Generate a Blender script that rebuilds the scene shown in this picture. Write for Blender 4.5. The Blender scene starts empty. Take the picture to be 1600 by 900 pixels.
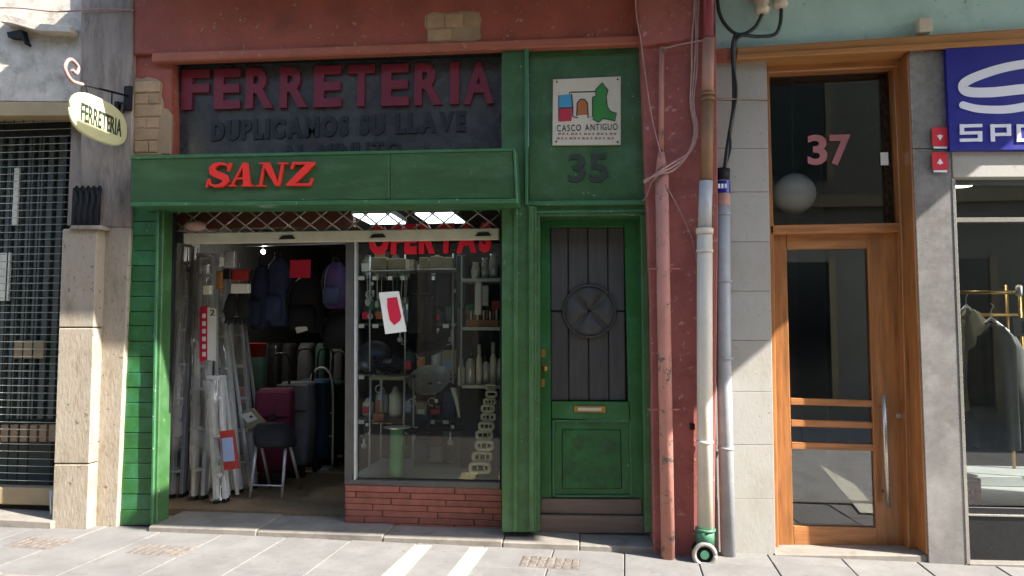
import bpy, math, random
from mathutils import Vector, Matrix
from mathutils import noise as mnoise
random.seed(7)
S = bpy.context.scene
COL = S.collection
# ------------------------------------------------------------------ camera
YAW, PITCH, ROLL, FPX = math.radians(6.2), math.radians(3.75), math.radians(0.08), 1100.0
CAM = Vector((0, -4.66, 1.36))
_cy, _sy, _cp, _sp = math.cos(YAW), math.sin(YAW), math.cos(PITCH), math.sin(PITCH)
FW = Vector((-_sy*_cp, _cy*_cp, _sp)); RT0 = Vector((_cy, _sy, 0)); UP0 = RT0.cross(FW)
RT = math.cos(ROLL)*RT0 + math.sin(ROLL)*UP0; UP = -math.sin(ROLL)*RT0 + math.cos(ROLL)*UP0
cam = bpy.data.objects.new('camera', bpy.data.cameras.new('camera')); COL.objects.link(cam)
m = Matrix((RT, UP, -FW)).transposed().to_4x4(); m.translation = CAM; cam.matrix_world = m
cam.data.sensor_width = 36; cam.data.lens = FPX/1600*36; cam.data.clip_end = 500; cam.data.clip_start = .05
S.camera = cam
# ------------------------------------------------------------------ light
SUN_B = 0.34; SUN_Z = 0.86                     # light travels (-1, SUN_B, -SUN_Z)
LD = Vector((-1, SUN_B, -SUN_Z)).normalized()
w = bpy.data.worlds.new('World'); S.world = w; w.use_nodes = True
nt = w.node_tree; bg = nt.nodes['Background']; sk = nt.nodes.new('ShaderNodeTexSky')
sk.sky_type = 'NISHITA'; sk.sun_disc = False
sk.sun_elevation = math.asin(-LD.z); sk.sun_rotation = math.atan2(-LD.x, -LD.y)
nt.links.new(sk.outputs[0], bg.inputs[0]); bg.inputs[1].default_value = 0.15
sl = bpy.data.lights.new('sun', 'SUN'); sl.energy = 4.5; sl.angle = math.radians(.53); sl.color = (1, .96, .9)
so = bpy.data.objects.new('sun', sl); COL.objects.link(so); so.rotation_euler = LD.to_track_quat('-Z', 'Y').to_euler()
S.view_settings.view_transform = 'Standard'; S.view_settings.look = 'None'; S.view_settings.exposure = 2.12
S.view_settings.gamma = 1
S.render.engine = 'CYCLES'
S.cycles.max_bounces = 10; S.cycles.diffuse_bounces = 5; S.cycles.glossy_bounces = 4; S.cycles.transparent_max_bounces = 12
S.cycles.use_denoising = True; S.cycles.caustics_reflective = False; S.cycles.caustics_refractive = False

# ------------------------------------------------------------------ pixel <-> place helpers
def ray(px, py):
    return FW*FPX + RT*(px-800) - UP*(py-450)
def F(px, py, y=0.0):
    d = ray(px, py); t = (y-CAM.y)/d.y
    return CAM + d*t
def G(px, py, z=0.0):
    d = ray(px, py); t = (z-CAM.z)/d.z
    return CAM + d*t
def R(x0, y0, x1, y1, y=0.0):
    ym, xm = (y0+y1)/2, (x0+x1)/2
    return F(x0, ym, y).x, F(x1, ym, y).x, F(xm, y1, y).z, F(xm, y0, y).z
# ------------------------------------------------------------------ materials
def hexc(h):
    h = h.lstrip('#'); o = []
    for i in (0, 2, 4):
        c = int(h[i:i+2], 16)/255
        o.append(c/12.92 if c <= .04045 else ((c+.055)/1.055)**2.4)
    return tuple(o)
def mul(c, k): return tuple(max(0, min(1, x*k)) for x in c)
MATS = {}
def pm(name, col, rough=.7, var=.25, scale=5, bump=.15, bscale=60, chips=None, dirt=None, metal=0, rand=0, spec=.5,
       stretch=(1, 1, 1), coat=0, extra=None):
    """procedural paint / stone / metal; chips = (colour, share, scale), dirt = (colour, share, scale)"""
    if isinstance(col, str): col = hexc(col)
    mt = bpy.data.materials.new(name); mt.use_nodes = True; n = mt.node_tree; N = n.nodes; L = n.links
    b = N['Principled BSDF']
    geo = N.new('ShaderNodeNewGeometry'); mp = N.new('ShaderNodeMapping'); mp.inputs['Scale'].default_value = stretch
    L.new(geo.outputs['Position'], mp.inputs[0])
    def noise(s, det=6, src=mp, r=.6):
        t = N.new('ShaderNodeTexNoise'); t.inputs['Scale'].default_value = s; t.inputs['Detail'].default_value = det
        t.inputs['Roughness'].default_value = r; L.new(src.outputs[0], t.inputs['Vector']); return t
    def mix(fac, a, c, mode='MIX'):
        x = N.new('ShaderNodeMix'); x.data_type = 'RGBA'; x.blend_type = mode
        if isinstance(fac, float): x.inputs[0].default_value = fac
        else: L.new(fac, x.inputs[0])
        for i, v in ((6, a), (7, c)):
            if isinstance(v, tuple): x.inputs[i].default_value = (*v[:3], 1)
            else: L.new(v, x.inputs[i])
        return x.outputs[2]
    def ramp(src, lo, hi):
        r = N.new('ShaderNodeMapRange'); r.inputs[1].default_value = lo; r.inputs[2].default_value = hi; L.new(src, r.inputs[0]); return r.outputs[0]
    a = noise(scale); f = ramp(a.outputs[0], .3, .7)
    c = mix(f, mul(col, 1-var), mul(col, 1+var))
    a2 = noise(scale*7, 5); c = mix(ramp(a2.outputs[0], .35, .75), mix(1.0, c, (1-var*.5,)*3, 'MULTIPLY'), c)
    hgt = None
    if dirt:
        dn = noise(dirt[2], 8, r=.7); c = mix(ramp(dn.outputs[0], 1-dirt[1]-.12, 1-dirt[1]+.12), c, hexc(dirt[0]))
    if chips:
        cn = noise(chips[2], 10, src=geo, r=.75); cf = ramp(cn.outputs[0], 1-chips[1]-.01, 1-chips[1]+.01)
        c = mix(cf, c, hexc(chips[0]))
    if rand:
        oi = N.new('ShaderNodeObjectInfo'); r_ = N.new('ShaderNodeMapRange'); r_.inputs[3].default_value = 1-rand; r_.inputs[4].default_value = 1+rand
        L.new(oi.outputs['Random'], r_.inputs[0])
        cc = N.new('ShaderNodeCombineColor')
        for i in range(3): L.new(r_.outputs[0], cc.inputs[i])
        c = mix(1.0, c, cc.outputs[0], 'MULTIPLY')
    L.new(c, b.inputs['Base Color'])
    rr = ramp(a2.outputs[0], .2, .8); m1 = N.new('ShaderNodeMapRange'); m1.inputs[3].default_value = max(0, rough-.12); m1.inputs[4].default_value = min(1, rough+.12)
    L.new(rr, m1.inputs[0]); L.new(m1.outputs[0], b.inputs['Roughness'])
    b.inputs['Metallic'].default_value = metal; b.inputs['Specular IOR Level'].default_value = spec
    if coat: b.inputs['Coat Weight'].default_value = coat; b.inputs['Coat Roughness'].default_value = .15
    if bump:
        bn = noise(bscale, 6); bp = N.new('ShaderNodeBump'); bp.inputs['Strength'].default_value = bump; bp.inputs['Distance'].default_value = .004
        L.new(bn.outputs[0], bp.inputs['Height']); L.new(bp.outputs[0], b.inputs['Normal'])
    MATS[name] = mt; return mt
def wood(name, col, axis='z', rough=.38, var=.35):
    st = {'z': (9, 9, .7), 'x': (.7, 9, 9)}[axis]
    return pm(name, col, rough=rough, var=var, scale=4, bump=.05, bscale=12, stretch=st, spec=.45, coat=.15)
def glass(name, tint=(.93, .96, .95), refl=1.0, ior=1.5, dirt=.04):
    mt = bpy.data.materials.new(name); mt.use_nodes = True; n = mt.node_tree; N = n.nodes; L = n.links
    N.remove(N['Principled BSDF']); out = N['Material Output']
    tr = N.new('ShaderNodeBsdfTransparent'); tr.inputs[0].default_value = (*tint, 1)
    gl = N.new('ShaderNodeBsdfGlossy'); gl.inputs['Roughness'].default_value = .01
    fr = N.new('ShaderNodeFresnel'); fr.inputs[0].default_value = ior
    mu = N.new('ShaderNodeMath'); mu.operation = 'MULTIPLY'; mu.inputs[1].default_value = refl; L.new(fr.outputs[0], mu.inputs[0])
    mx = N.new('ShaderNodeMixShader'); L.new(mu.outputs[0], mx.inputs[0]); L.new(tr.outputs[0], mx.inputs[1]); L.new(gl.outputs[0], mx.inputs[2])
    df = N.new('ShaderNodeBsdfDiffuse'); df.inputs[0].default_value = (.5, .48, .44, 1)
    ge = N.new('ShaderNodeNewGeometry'); no = N.new('ShaderNodeTexNoise'); no.inputs['Scale'].default_value = 3; no.inputs['Detail'].default_value = 8
    L.new(ge.outputs['Position'], no.inputs['Vector']); mr = N.new('ShaderNodeMapRange'); mr.inputs[1].default_value = .35; mr.inputs[2].default_value = .8
    mr.inputs[4].default_value = dirt*2; L.new(no.outputs[0], mr.inputs[0])
    m2 = N.new('ShaderNodeMixShader'); L.new(mr.outputs[0], m2.inputs[0]); L.new(mx.outputs[0], m2.inputs[1]); L.new(df.outputs[0], m2.inputs[2])
    L.new(m2.outputs[0], out.inputs[0]); MATS[name] = mt; return mt
def emit(name, col, s):
    mt = bpy.data.materials.new(name); mt.use_nodes = True; b = mt.node_tree.nodes['Principled BSDF']
    b.inputs['Emission Color'].default_value = (*col, 1); b.inputs['Emission Strength'].default_value = s; b.inputs['Base Color'].default_value = (*col, 1)
    return mt
M = {}
M['paving'] = pm('pale granite paving', '#6f6c68', .8, .16, 4, .3, 90, chips=('#57524b', .385, 30), dirt=('#65605a', .36, 6), rand=.08)
M['paving_joint'] = pm('paving mortar', '#635d54', .9, .2, 8, .3, 80)
M['cobble'] = pm('reddish cobble', '#696058', .85, .3, 30, .4, 60, rand=.15)
M['cream_line'] = pm('cream road paint', '#cbc18c', .7, .06, 6, .15, 90, chips=('#86806f', .36, 25))
M['step'] = pm('worn stone step', '#7d766c', .8, .2, 5, .3, 60, dirt=('#5a544c', .36, 7), rand=.1)
M['rough_stone'] = pm('rough pale stone', '#c2b9aa', .9, .22, 7, 1.0, 40, dirt=('#857b6f', .38, 6))
M['grey_stone'] = pm('weathered grey brown stone', '#96887a', .85, .3, 5, .6, 45, dirt=('#5a5047', .42, 7), chips=('#b5a48c', .34, 7), stretch=(1.6, 1, .35))
M['beige_stone'] = pm('beige sandstone slab', '#a79b88', .85, .24, 6, .8, 45, dirt=('#7d705d', .46, 6), chips=('#62594d', .39, 22), stretch=(1.3, 1, .5))
M['ochre'] = pm('ochre lintel paint', '#a08c6a', .75, .15, 4, .2, 60)
M['red_paint'] = pm('oxide red render', '#9c5140', .78, .18, 3, .45, 40, dirt=('#7d3f33', .42, 4), chips=('#a57c66', .385, 16))
M['red_trim'] = pm('lighter red moulding', '#a35d48', .7, .12, 5, .2, 60, chips=('#bd8f77', .38, 20))
M['pink_wall'] = pm('faded red render', '#9a564d', .8, .12, 3, .35, 45, dirt=('#7c413a', .42, 6), chips=('#b08276', .39, 18))
M['pink_pipe'] = pm('flaking pink pipe', '#b27a6c', .7, .15, 9, .5, 50, chips=('#5d5650', .42, 13), stretch=(1, 1, .5))
M['exposed_brick'] = pm('exposed ochre brick', '#a98c6c', .9, .2, 12, .6, 50, rand=.14)
M['plaster'] = pm('bare plaster', '#9d8468', .9, .14, 6, .5, 40, rand=.06)
M['green'] = pm('bottle green gloss', '#33592c', .5, .22, 3, .25, 30, dirt=('#466a46', .42, 5), chips=('#7f987a', .355, 22), spec=.5)
M['green_tile'] = pm('green wall tile', '#285f2b', .42, .16, 5, .15, 30, dirt=('#35704e', .42, 6), chips=('#86996c', .35, 26), rand=.14)
M['green_door'] = pm('grass green door paint', '#205f26', .45, .18, 4, .2, 35, dirt=('#34744a', .40, 5), chips=('#8f9478', .345, 24))
M['green_worn'] = pm('scuffed green panel', '#24602c', .6, .25, 6, .25, 35, dirt=('#22381f', .44, 11))
M['green_box'] = pm('dark green fascia metal', '#2e5229', .48, .16, 3, .15, 25, dirt=('#456540', .40, 4), chips=('#7d947c', .345, 26), stretch=(.6, 1, 2))
M['green_edge'] = pm('green worn edge', '#386c44', .45, .2, 8, .2, 30, chips=('#c4cfb8', .36, 22))
M['kick_wood'] = pm('grey brown kick board', '#7a675a', .8, .2, 5, .3, 40, stretch=(.5, 3, 6))
M['dark_board'] = pm('black stained planks', '#454341', .7, .25, 4, .35, 30, stretch=(6, 6, .6), rand=.12)
M['sign_board'] = pm('dark glass fascia', '#434546', .28, .3, 2.2, .06, 20, dirt=('#565a56', .34, 2.2))
M['maroon'] = pm('maroon sign letter', '#701a2c', .45, .12, 8, .05, 30)
M['maroon_side'] = M['maroon']
M['dim_letter'] = pm('faded dark letter', '#17191a', .5, .2, 8, .05, 30)
M['red_letter'] = pm('bright red letter', '#ee3328', .45, .05, 8, 0)
M['old_number'] = pm('overpainted number', '#2a3528', .6, .3, 20, .2, 40)
M['tube_light'] = emit('lit fluorescent diffuser', (.8, .95, 1), 1.0)
M['iron'] = pm('dark iron', '#1d1d1f', .65, .3, 10, .2, 60, metal=.1, spec=.25)
M['black'] = pm('black plastic', '#0e0e10', .45, .2, 10, .1, 60)
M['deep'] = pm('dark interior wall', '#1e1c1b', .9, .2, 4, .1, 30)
M['grille'] = pm('grey painted bars', '#9aa094', .5, .2, 10, .1, 60, metal=.4, rand=.1)
M['slat'] = pm('grey green slat', '#4f5650', .55, .2, 10, .1, 60, rand=.15); M['shut'] = pm('grey green shutter', '#3b413c', .6, .2, 10, .1, 60); M['crimson'] = pm('crimson letter', '#e01c38', .4, .05, 8, 0); M['galv'] = pm('galvanised strip', '#a39d92', .45, .2, 14, .1, 60, metal=.5, chips=('#6d5a48', .3, 20))
M['bar_metal'] = pm('off white shutter bar', '#b8b4a2', .5, .12, 10, .1, 50, chips=('#7b6d5c', .29, 18))
M['alu'] = pm('brushed aluminium', '#b9babb', .35, .1, 20, .05, 90, metal=.25)
M['white_alu'] = pm('white tube', '#d2d3ce', .4, .08, 20, .05, 90)
M['win_frame'] = pm('grey window frame', '#57544f', .5, .15, 10, .1, 60, metal=.3)
M['brick_red'] = pm('thin red brick', '#8d5344', .8, .2, 14, .4, 60, rand=.12, dirt=('#6e3c34', .36, 9))
M['mortar'] = pm('dark mortar', '#6b4238', .9, .2, 10, .3, 60)
M['brown_floor'] = pm('brown terrazzo floor', '#6d5a42', .7, .25, 30, .1, 60)
M['display_floor'] = pm('speckled terrazzo', '#93958c', .6, .2, 45, .2, 80, chips=('#d6d8ce', .38, 60))
M['cream_pipe'] = pm('cream downpipe', '#c8bfae', .55, .08, 5, .1, 40, chips=('#8a7c66', .36, 26))
M['brown_pipe'] = pm('brown downpipe', '#84603f', .6, .2, 6, .2, 40)
M['salmon_pipe'] = pm('salmon downpipe', '#a27868', .6, .15, 6, .2, 40)
M['wine_pipe'] = pm('wine red downpipe', '#7a2833', .5, .12, 6, .1, 40)
M['grey_pipe'] = pm('grey pipe sleeve', '#a9aaaa', .5, .1, 6, .1, 40)
M['blue_pipe'] = pm('grey blue steel pipe', '#97999c', .5, .15, 8, .2, 40, chips=('#b98a6a', .36, 20))
M['green_fit'] = pm('green drain collar', '#3c6e52', .5, .2, 10, .1, 40)
M['cable'] = pm('pink painted cable', '#a5827a', .7, .2, 20, .3, 60)
M['black_cable'] = pm('black cable', '#1d2725', .5, .2, 20, .1, 60)
M['insul'] = pm('ivory junction', '#c6b9a4', .5, .15, 10, .1, 40)
M['panel'] = pm('grey beige cladding', '#a29e96', .75, .1, 3, .3, 60, rand=.045, dirt=('#928b7e', .40, 3), chips=('#7d766c', .37, 34), stretch=(1, 1, .5))
M['teal'] = pm('pale teal paint', '#adcdca', .7, .1, 3, .2, 50, dirt=('#8fb0ad', .34, 4), chips=('#6f8482', .37, 16))
M['pillar'] = pm('polished grey pillar', '#7f7b77', .28, .12, 3, .05, 25, dirt=('#95918d', .40, 4), spec=.6, metal=.3)
M['beam'] = pm('orange brown cornice', '#a5713d', .6, .15, 4, .2, 40, dirt=('#7a4f30', .36, 5), stretch=(.5, 3, 6))
M['oak_v'] = wood('varnished wood vertical', '#9d6739', 'z')
M['oak_h'] = wood('varnished wood horizontal', '#a66e40', 'x')
M['glass'] = glass('window glass', dirt=.008)
M['glass_door'] = glass('dark door glass', (.93, .95, .95), 2.4, 1.55, .006)
M['glass_transom'] = glass('transom glass', (.96, .97, .97), 1.1, 1.5, .004)
M['glass_clean'] = glass('shop glass', (.72, .75, .75), 1.6, 1.5, .003)
M['plastic'] = glass('clear plastic wrap', (.94, .95, .95), 2.2, 1.5, .36)
M['pink_number'] = pm('pink door number', '#ab6c6c', .5, .05, 10, 0)
M['globe'] = pm('opal lamp globe', '#f0ede2', .3, .04, 10, 0)
M['steel'] = pm('stainless steel', '#b4aea4', .3, .08, 20, .04, 80, metal=.8)
M['brass'] = pm('gold rail', '#a98646', .35, .12, 20, .04, 80, metal=.7)
M['blue_sign'] = pm('ultramarine sign', '#11157e', .4, .05, 3, 0)
M['white_sign'] = pm('white vinyl', '#dcdde6', .45, .02, 8, 0)
M['sticker_red'] = pm('red sticker', '#c5232d', .45, .05, 8, 0)
M['enamel'] = pm('cream enamel', '#c9c0ac', .35, .06, 8, .03, 30, dirt=('#a8967c', .3, 8))
M['oval'] = pm('ivory oval sign', '#c9c79a', .45, .05, 8, .05, 30, dirt=('#b0ab80', .34, 12))
M['oval_text'] = pm('faded dark green text', '#26332a', .5, .2, 10, 0)
M['cyan_art'] = pm('cyan print', '#3f8fb5', .5, .03, 8, 0); M['red_art'] = pm('red print', '#b3263a', .5, .03, 8, 0)
M['orange_art'] = pm('orange print', '#a8622c', .5, .03, 8, 0); M['green_art'] = pm('green print', '#2f7d2c', .5, .08, 20, 0)
M['ink'] = pm('black print', '#1d1c1c', .5, .03, 8, 0); M['ink_faint'] = pm('faint red print', '#9a7468', .5, .1, 30, 0)
M['navy'] = pm('navy cloth', '#242c44', .85, .2, 12, .4, 200); M['navy2'] = pm('slate blue cloth', '#3d4766', .85, .2, 12, .4, 200)
M['black_cloth'] = pm('black cloth', '#1b1b1f', .85, .25, 12, .4, 200)
M['purple'] = pm('purple cloth', '#4d3868', .8, .2, 12, .3, 200); M['burgundy'] = pm('burgundy cloth', '#6e2440', .8, .2, 10, .3, 200)
M['grey_cloth'] = pm('grey cloth', '#6d6e74', .85, .15, 10, .3, 200); M['blue_cloth'] = pm('petrol blue cloth', '#274a66', .85, .2, 10, .3, 200)
M['teal_cloth'] = pm('dark green cloth', '#2d4a44', .85, .2, 10, .3, 200)
M['dim_grey'] = pm('dull grey sleeve', '#4b4c50', .8, .2, 10, .3, 200); M['beige_cloth'] = pm('beige coat cloth', '#cfc6aa', .85, .12, 8, .3, 200); M['char_cloth'] = pm('charcoal jacket cloth', '#5b5d58', .85, .25, 10, .3, 200)
M['card_red'] = pm('red card', '#d4203f', .5, .04, 8, 0); M['card_white'] = pm('white card', '#ecebe2', .5, .04, 8, 0)
M['card_beige'] = pm('beige carton', '#9d9374', .7, .15, 14, .1, 40); M['card_blue'] = pm('pale blue label', '#8f9fc4', .5, .08, 30, 0)
M['red_plastic'] = pm('red plastic', '#a02a28', .4, .15, 10, 0); M['mint'] = pm('mint green tin', '#6fc58c', .35, .12, 14, 0)
M['green_plastic'] = pm('green plastic', '#2a7a45', .4, .15, 10, 0)
M['silver'] = pm('silvery goods', '#c2c2be', .3, .2, 30, .1, 80, metal=.3); M['chrome_dark'] = pm('dark pan metal', '#3a3b3e', .3, .2, 20, .05, 60, metal=.6)
M['cream_goods'] = pm('cream enamel goods', '#e4e0cd', .4, .1, 20, 0); M['wood_goods'] = pm('wooden handle', '#9a6a3c', .6, .2, 20, .1, 60)
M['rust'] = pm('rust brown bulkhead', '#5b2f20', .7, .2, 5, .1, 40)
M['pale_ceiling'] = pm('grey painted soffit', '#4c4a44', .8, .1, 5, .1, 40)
M['opp_wall'] = pm('opposite render', '#877f72', .85, .12, 2, .2, 40); M['opp_win'] = pm('opposite window', '#15191d', .2, .2, 4, 0)
M['stage'] = pm('white display plinth', '#a9aba6', .4, .05, 8, 0)
M['spot'] = emit('lit downlight', (1, .93, .8), 5)

# ------------------------------------------------------------------ mesh helpers
class MB:
    def __init__(s): s.v = []; s.f = []; s.smooth = False
    def add(s, vs, fs):
        o = len(s.v); s.v += [tuple(v) for v in vs]; s.f += [tuple(i+o for i in f) for f in fs]; return s
    def box(s, x0, x1, y0, y1, z0, z1):
        vs = [(x, y, z) for z in (z0, z1) for y in (y0, y1) for x in (x0, x1)]
        return s.add(vs, [(0, 2, 3, 1), (4, 5, 7, 6), (0, 1, 5, 4), (2, 6, 7, 3), (0, 4, 6, 2), (1, 3, 7, 5)])
    def prism(s, pts, y0, y1):
        """pts (x,z) outline, y0 front (towards street), y1 back; any orientation"""
        a = sum(p[0]*q[1]-q[0]*p[1] for p, q in zip(pts, pts[1:]+pts[:1]))
        if a < 0: pts = pts[::-1]
        n = len(pts)
        vs = [(x, y0, z) for x, z in pts]+[(x, y1, z) for x, z in pts]
        fs = [tuple(range(n)), tuple(range(2*n-1, n-1, -1))]
        for i in range(n):
            j = (i+1) % n; fs.append((i, i+n, j+n, j))
        return s.add(vs, fs)
    def px(s, pts, y0, y1):
        return s.prism([(F(a, b, y0).x, F(a, b, y0).z) for a, b in pts], y0, y1)
    def rpx(s, x0, yy0, x1, yy1, y0, y1):
        a = R(x0, yy0, x1, yy1, y0); return s.box(a[0], a[1], y0, y1, a[2], a[3])
    def tube(s, pts, r, seg=8, r2=None):
        pts = [Vector(p) for p in pts]; n = len(pts); s.smooth = True
        prev = None; rings = []
        for i, p in enumerate(pts):
            t = (pts[min(i+1, n-1)]-pts[max(i-1, 0)]).normalized()
            if prev is None:
                a = t.cross(Vector((0, 0, 1)));
                if a.length < .1: a = t.cross(Vector((0, 1, 0)))
            else: a = prev-t*prev.dot(t)
            a.normalize(); prev = a; b = t.cross(a)
            rr = r if r2 is None else r+(r2-r)*i/(n-1)
            rings.append([p+(a*math.cos(2*math.pi*k/seg)+b*math.sin(2*math.pi*k/seg))*rr for k in range(seg)])
        vs = [v for g in rings for v in g]; fs = []
        for i in range(n-1):
            for k in range(seg):
                l = (k+1) % seg; fs.append((i*seg+k, i*seg+l, (i+1)*seg+l, (i+1)*seg+k))
        fs.append(tuple(range(seg))[::-1]); fs.append(tuple(range((n-1)*seg, n*seg)))
        return s.add(vs, fs)
    def loft(s, secs, seg=20, p=2.0, fold=0, nf=7, ph=0):
        """secs: (cx, cy, z, rx, ry); superellipse of exponent p; fold = relative amplitude of pleats"""
        s.smooth = True; vs = []; fs = []
        for j, (cx, cy, z, rx, ry) in enumerate(secs):
            for k in range(seg):
                t = 2*math.pi*k/seg; c, q = math.cos(t), math.sin(t)
                e = 2/p; x = math.copysign(abs(c)**e, c); y = math.copysign(abs(q)**e, q)
                g = 1+fold*math.sin(nf*t+ph+j*.35)
                vs.append((cx+x*rx*g, cy+y*ry*g, z))
        n = len(secs)
        for i in range(n-1):
            for k in range(seg):
                l = (k+1) % seg; fs.append((i*seg+k, i*seg+l, (i+1)*seg+l, (i+1)*seg+k))
        fs.append(tuple(range(seg))[::-1]); fs.append(tuple(range((n-1)*seg, n*seg)))
        return s.add(vs, fs)
    def ball(s, c, r, seg=20, ring=12, sc=(1, 1, 1)):
        secs = []
        for i in range(ring+1):
            a = math.pi*i/ring-math.pi/2; q = max(.02, math.cos(a))
            secs.append((c[0], c[1], c[2]+math.sin(a)*r*sc[2], q*r*sc[0], q*r*sc[1]))
        return s.loft(secs, seg)
    def build(s, name, mat, parent=None, bevel=0, local=False, origin=None, seg=1):
        me = bpy.data.meshes.new(name)
        if local: o = Vector((0, 0, 0))
        elif parent is not None: o = root_loc(parent)
        else: o = Vector(origin) if origin is not None else base_of(s.v)
        me.from_pydata([(v[0]-o.x, v[1]-o.y, v[2]-o.z) for v in s.v], [], s.f)
        if s.smooth:
            me.polygons.foreach_set('use_smooth', [len(f) <= 4 for f in s.f])
        me.materials.append(M[mat] if isinstance(mat, str) else mat); me.update()
        ob = bpy.data.objects.new(name, me); COL.objects.link(ob)
        if parent is not None: ob.parent = parent
        else: ob.location = o
        if s.smooth and bevel == 0 and False: pass
        if bevel:
            b = ob.modifiers.new('bevel', 'BEVEL'); b.width = bevel; b.segments = seg; b.limit_method = 'ANGLE'; b.angle_limit = .6
        return ob
def base_of(vs):
    xs = [v[0] for v in vs]; ys = [v[1] for v in vs]; zs = [v[2] for v in vs]
    return Vector(((min(xs)+max(xs))/2, (min(ys)+max(ys))/2, min(zs)))
def root_loc(o):
    l = Vector((0, 0, 0))
    while o is not None: l = l+o.location; o = o.parent
    return l
def tag(o, label=None, cat=None, group=None, kind=None):
    if label: o['label'] = label
    if cat: o['category'] = cat
    if group: o['group'] = group
    if kind: o['kind'] = kind
    return o
def thing(name, label, cat, loc, group=None, rz=0, kind=None):
    o = bpy.data.objects.new(name, None); COL.objects.link(o); o.location = loc; o.rotation_euler = (0, 0, rz); o.empty_display_size = .1
    return tag(o, label, cat, group, kind)
def B(name, mat, parent, x0, x1, y0, y1, z0, z1, bevel=.002, local=False):
    return MB().box(x0, x1, y0, y1, z0, z1).build(name, mat, parent, bevel, local)
def P(name, mat, parent, pts, y0, y1, bevel=.002):
    return MB().px(pts, y0, y1).build(name, mat, parent, bevel)
def PR(name, mat, parent, x0, yy0, x1, yy1, y0, y1, bevel=.002):
    return MB().rpx(x0, yy0, x1, yy1, y0, y1).build(name, mat, parent, bevel)
_shared = {}
def piece(name, mat, parent, x0, x1, y0, y1, z0, z1, chamfer=.003, rot=0):
    """a cheap box piece whose mesh is shared between alike pieces (size rounded to 2 mm), chamfered front edge"""
    dx, dy, dz = [max(.002, round(v/.002)*.002) for v in (x1-x0, y1-y0, z1-z0)]
    k = (name, dx, dy, dz, mat, chamfer)
    if k not in _shared:
        c = min(chamfer, dx/4, dz/4, dy/2); hx, hz = dx/2, dz/2
        vs = [(-hx+c, 0, -hz+c), (hx-c, 0, -hz+c), (hx-c, 0, hz-c), (-hx+c, 0, hz-c),
              (-hx, c, -hz), (hx, c, -hz), (hx, c, hz), (-hx, c, hz), (-hx, dy, -hz), (hx, dy, -hz), (hx, dy, hz), (-hx, dy, hz)]
        fs = [(0, 1, 2, 3), (8, 11, 10, 9)]
        for i in range(4):
            j = (i+1) % 4; fs += [(i, i+4, j+4, j), (i+4, i+8, j+8, j+4)]
        me = bpy.data.meshes.new(name); me.from_pydata(vs, [], fs); me.materials.append(M[mat]); me.update(); _shared[k] = me
    ob = bpy.data.objects.new(name, _shared[k]); COL.objects.link(ob)
    ob.parent = parent; ob.location = Vector(((x0+x1)/2, y0, (z0+z1)/2))-root_loc(parent); ob.rotation_euler = (0, rot, 0)
    return ob
# lettering -----------------------------------------------------------
def glyph(ch, bold=0.0):
    cu = bpy.data.curves.new('g', 'FONT'); cu.body = ch; cu.size = 1; cu.offset = bold; cu.resolution_u = 3; cu.fill_mode = 'NONE' if False else 'BOTH'
    cu.extrude = .5; ob = bpy.data.objects.new('g', cu); COL.objects.link(ob)
    bpy.context.view_layer.update()
    me = bpy.data.meshes.new_from_object(ob.evaluated_get(bpy.context.evaluated_depsgraph_get()))
    vs = [v.co.copy() for v in me.vertices]; fs = [tuple(p.vertices) for p in me.polygons]
    bpy.data.objects.remove(ob); bpy.data.curves.remove(cu); bpy.data.meshes.remove(me)
    return vs, fs
_gc = {}
def text(parent, s, x0, x1, z0, z1, y0, y1, mat, name='letter', bold=.02, gap=.12, shear=0, space=.45, tilt=0, one=False):
    """lay the string s into the rectangle, every glyph a mesh of its own (one=True joins them)"""
    items = []; cur = 0; hmax = 0
    for ch in s:
        if ch == ' ': cur += space; continue
        k = (ch, bold)
        if k not in _gc: _gc[k] = glyph(ch, bold)
        vs, fs = _gc[k]; a = min(v.x for v in vs); b = max(v.x for v in vs); hmax = max(hmax, max(v.y for v in vs) if ch not in 'ÁÉ' else 0)
        items.append((vs, fs, a, cur)); cur += (b-a)+gap
    tot = cur-gap; sx = (x1-x0)/tot; sz = (z1-z0)/hmax; obs = []
    J = MB()
    for vs, fs, a, c in items:
        mb = J if one else MB()
        mb.add([(x0+(v.x-a+c)*sx+shear*v.y*sz, y0 if v.z > 0 else y1, z0+v.y*sz+tilt*((v.x-a+c)*sx)) for v in vs], fs)
        if not one: obs.append(mb.build(name, mat, parent))
    if one: obs.append(J.build(name, mat, parent))
    return obs
def stroke(pts, wd):
    """thick polyline outline -> list of quads as (x,z) polygons"""
    L_, R_ = [], []
    n = len(pts)
    for i in range(n):
        a = Vector(pts[max(0, i-1)]); b = Vector(pts[min(n-1, i+1)]); t = (b-a).normalized(); nrm = Vector((-t.y, t.x))
        ww = wd[i] if isinstance(wd, (list, tuple)) else wd
        p = Vector(pts[i]); L_.append(p+nrm*ww/2); R_.append(p-nrm*ww/2)
    return [[tuple(L_[i]), tuple(L_[i+1]), tuple(R_[i+1]), tuple(R_[i])] for i in range(n-1)]
def arc(cx, cz, r, a0, a1, n, rz=None):
    rz = rz or r
    return [(cx+r*math.cos(math.radians(a0+(a1-a0)*i/n)), cz+rz*math.sin(math.radians(a0+(a1-a0)*i/n))) for i in range(n+1)]
def bez(p, n=16):
    """smooth curve through 3-D points (Catmull-Rom)"""
    p = [Vector(q) for q in p]; out = []
    for i in range(len(p)-1):
        a, b, c, d = p[max(0, i-1)], p[i], p[i+1], p[min(len(p)-1, i+2)]
        for k in range(n):
            t = k/n; out.append(.5*((2*b)+(c-a)*t+(2*a-5*b+4*c-d)*t*t+(3*b-a-3*c+d)*t**3))
    out.append(p[-1]); return out

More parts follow.
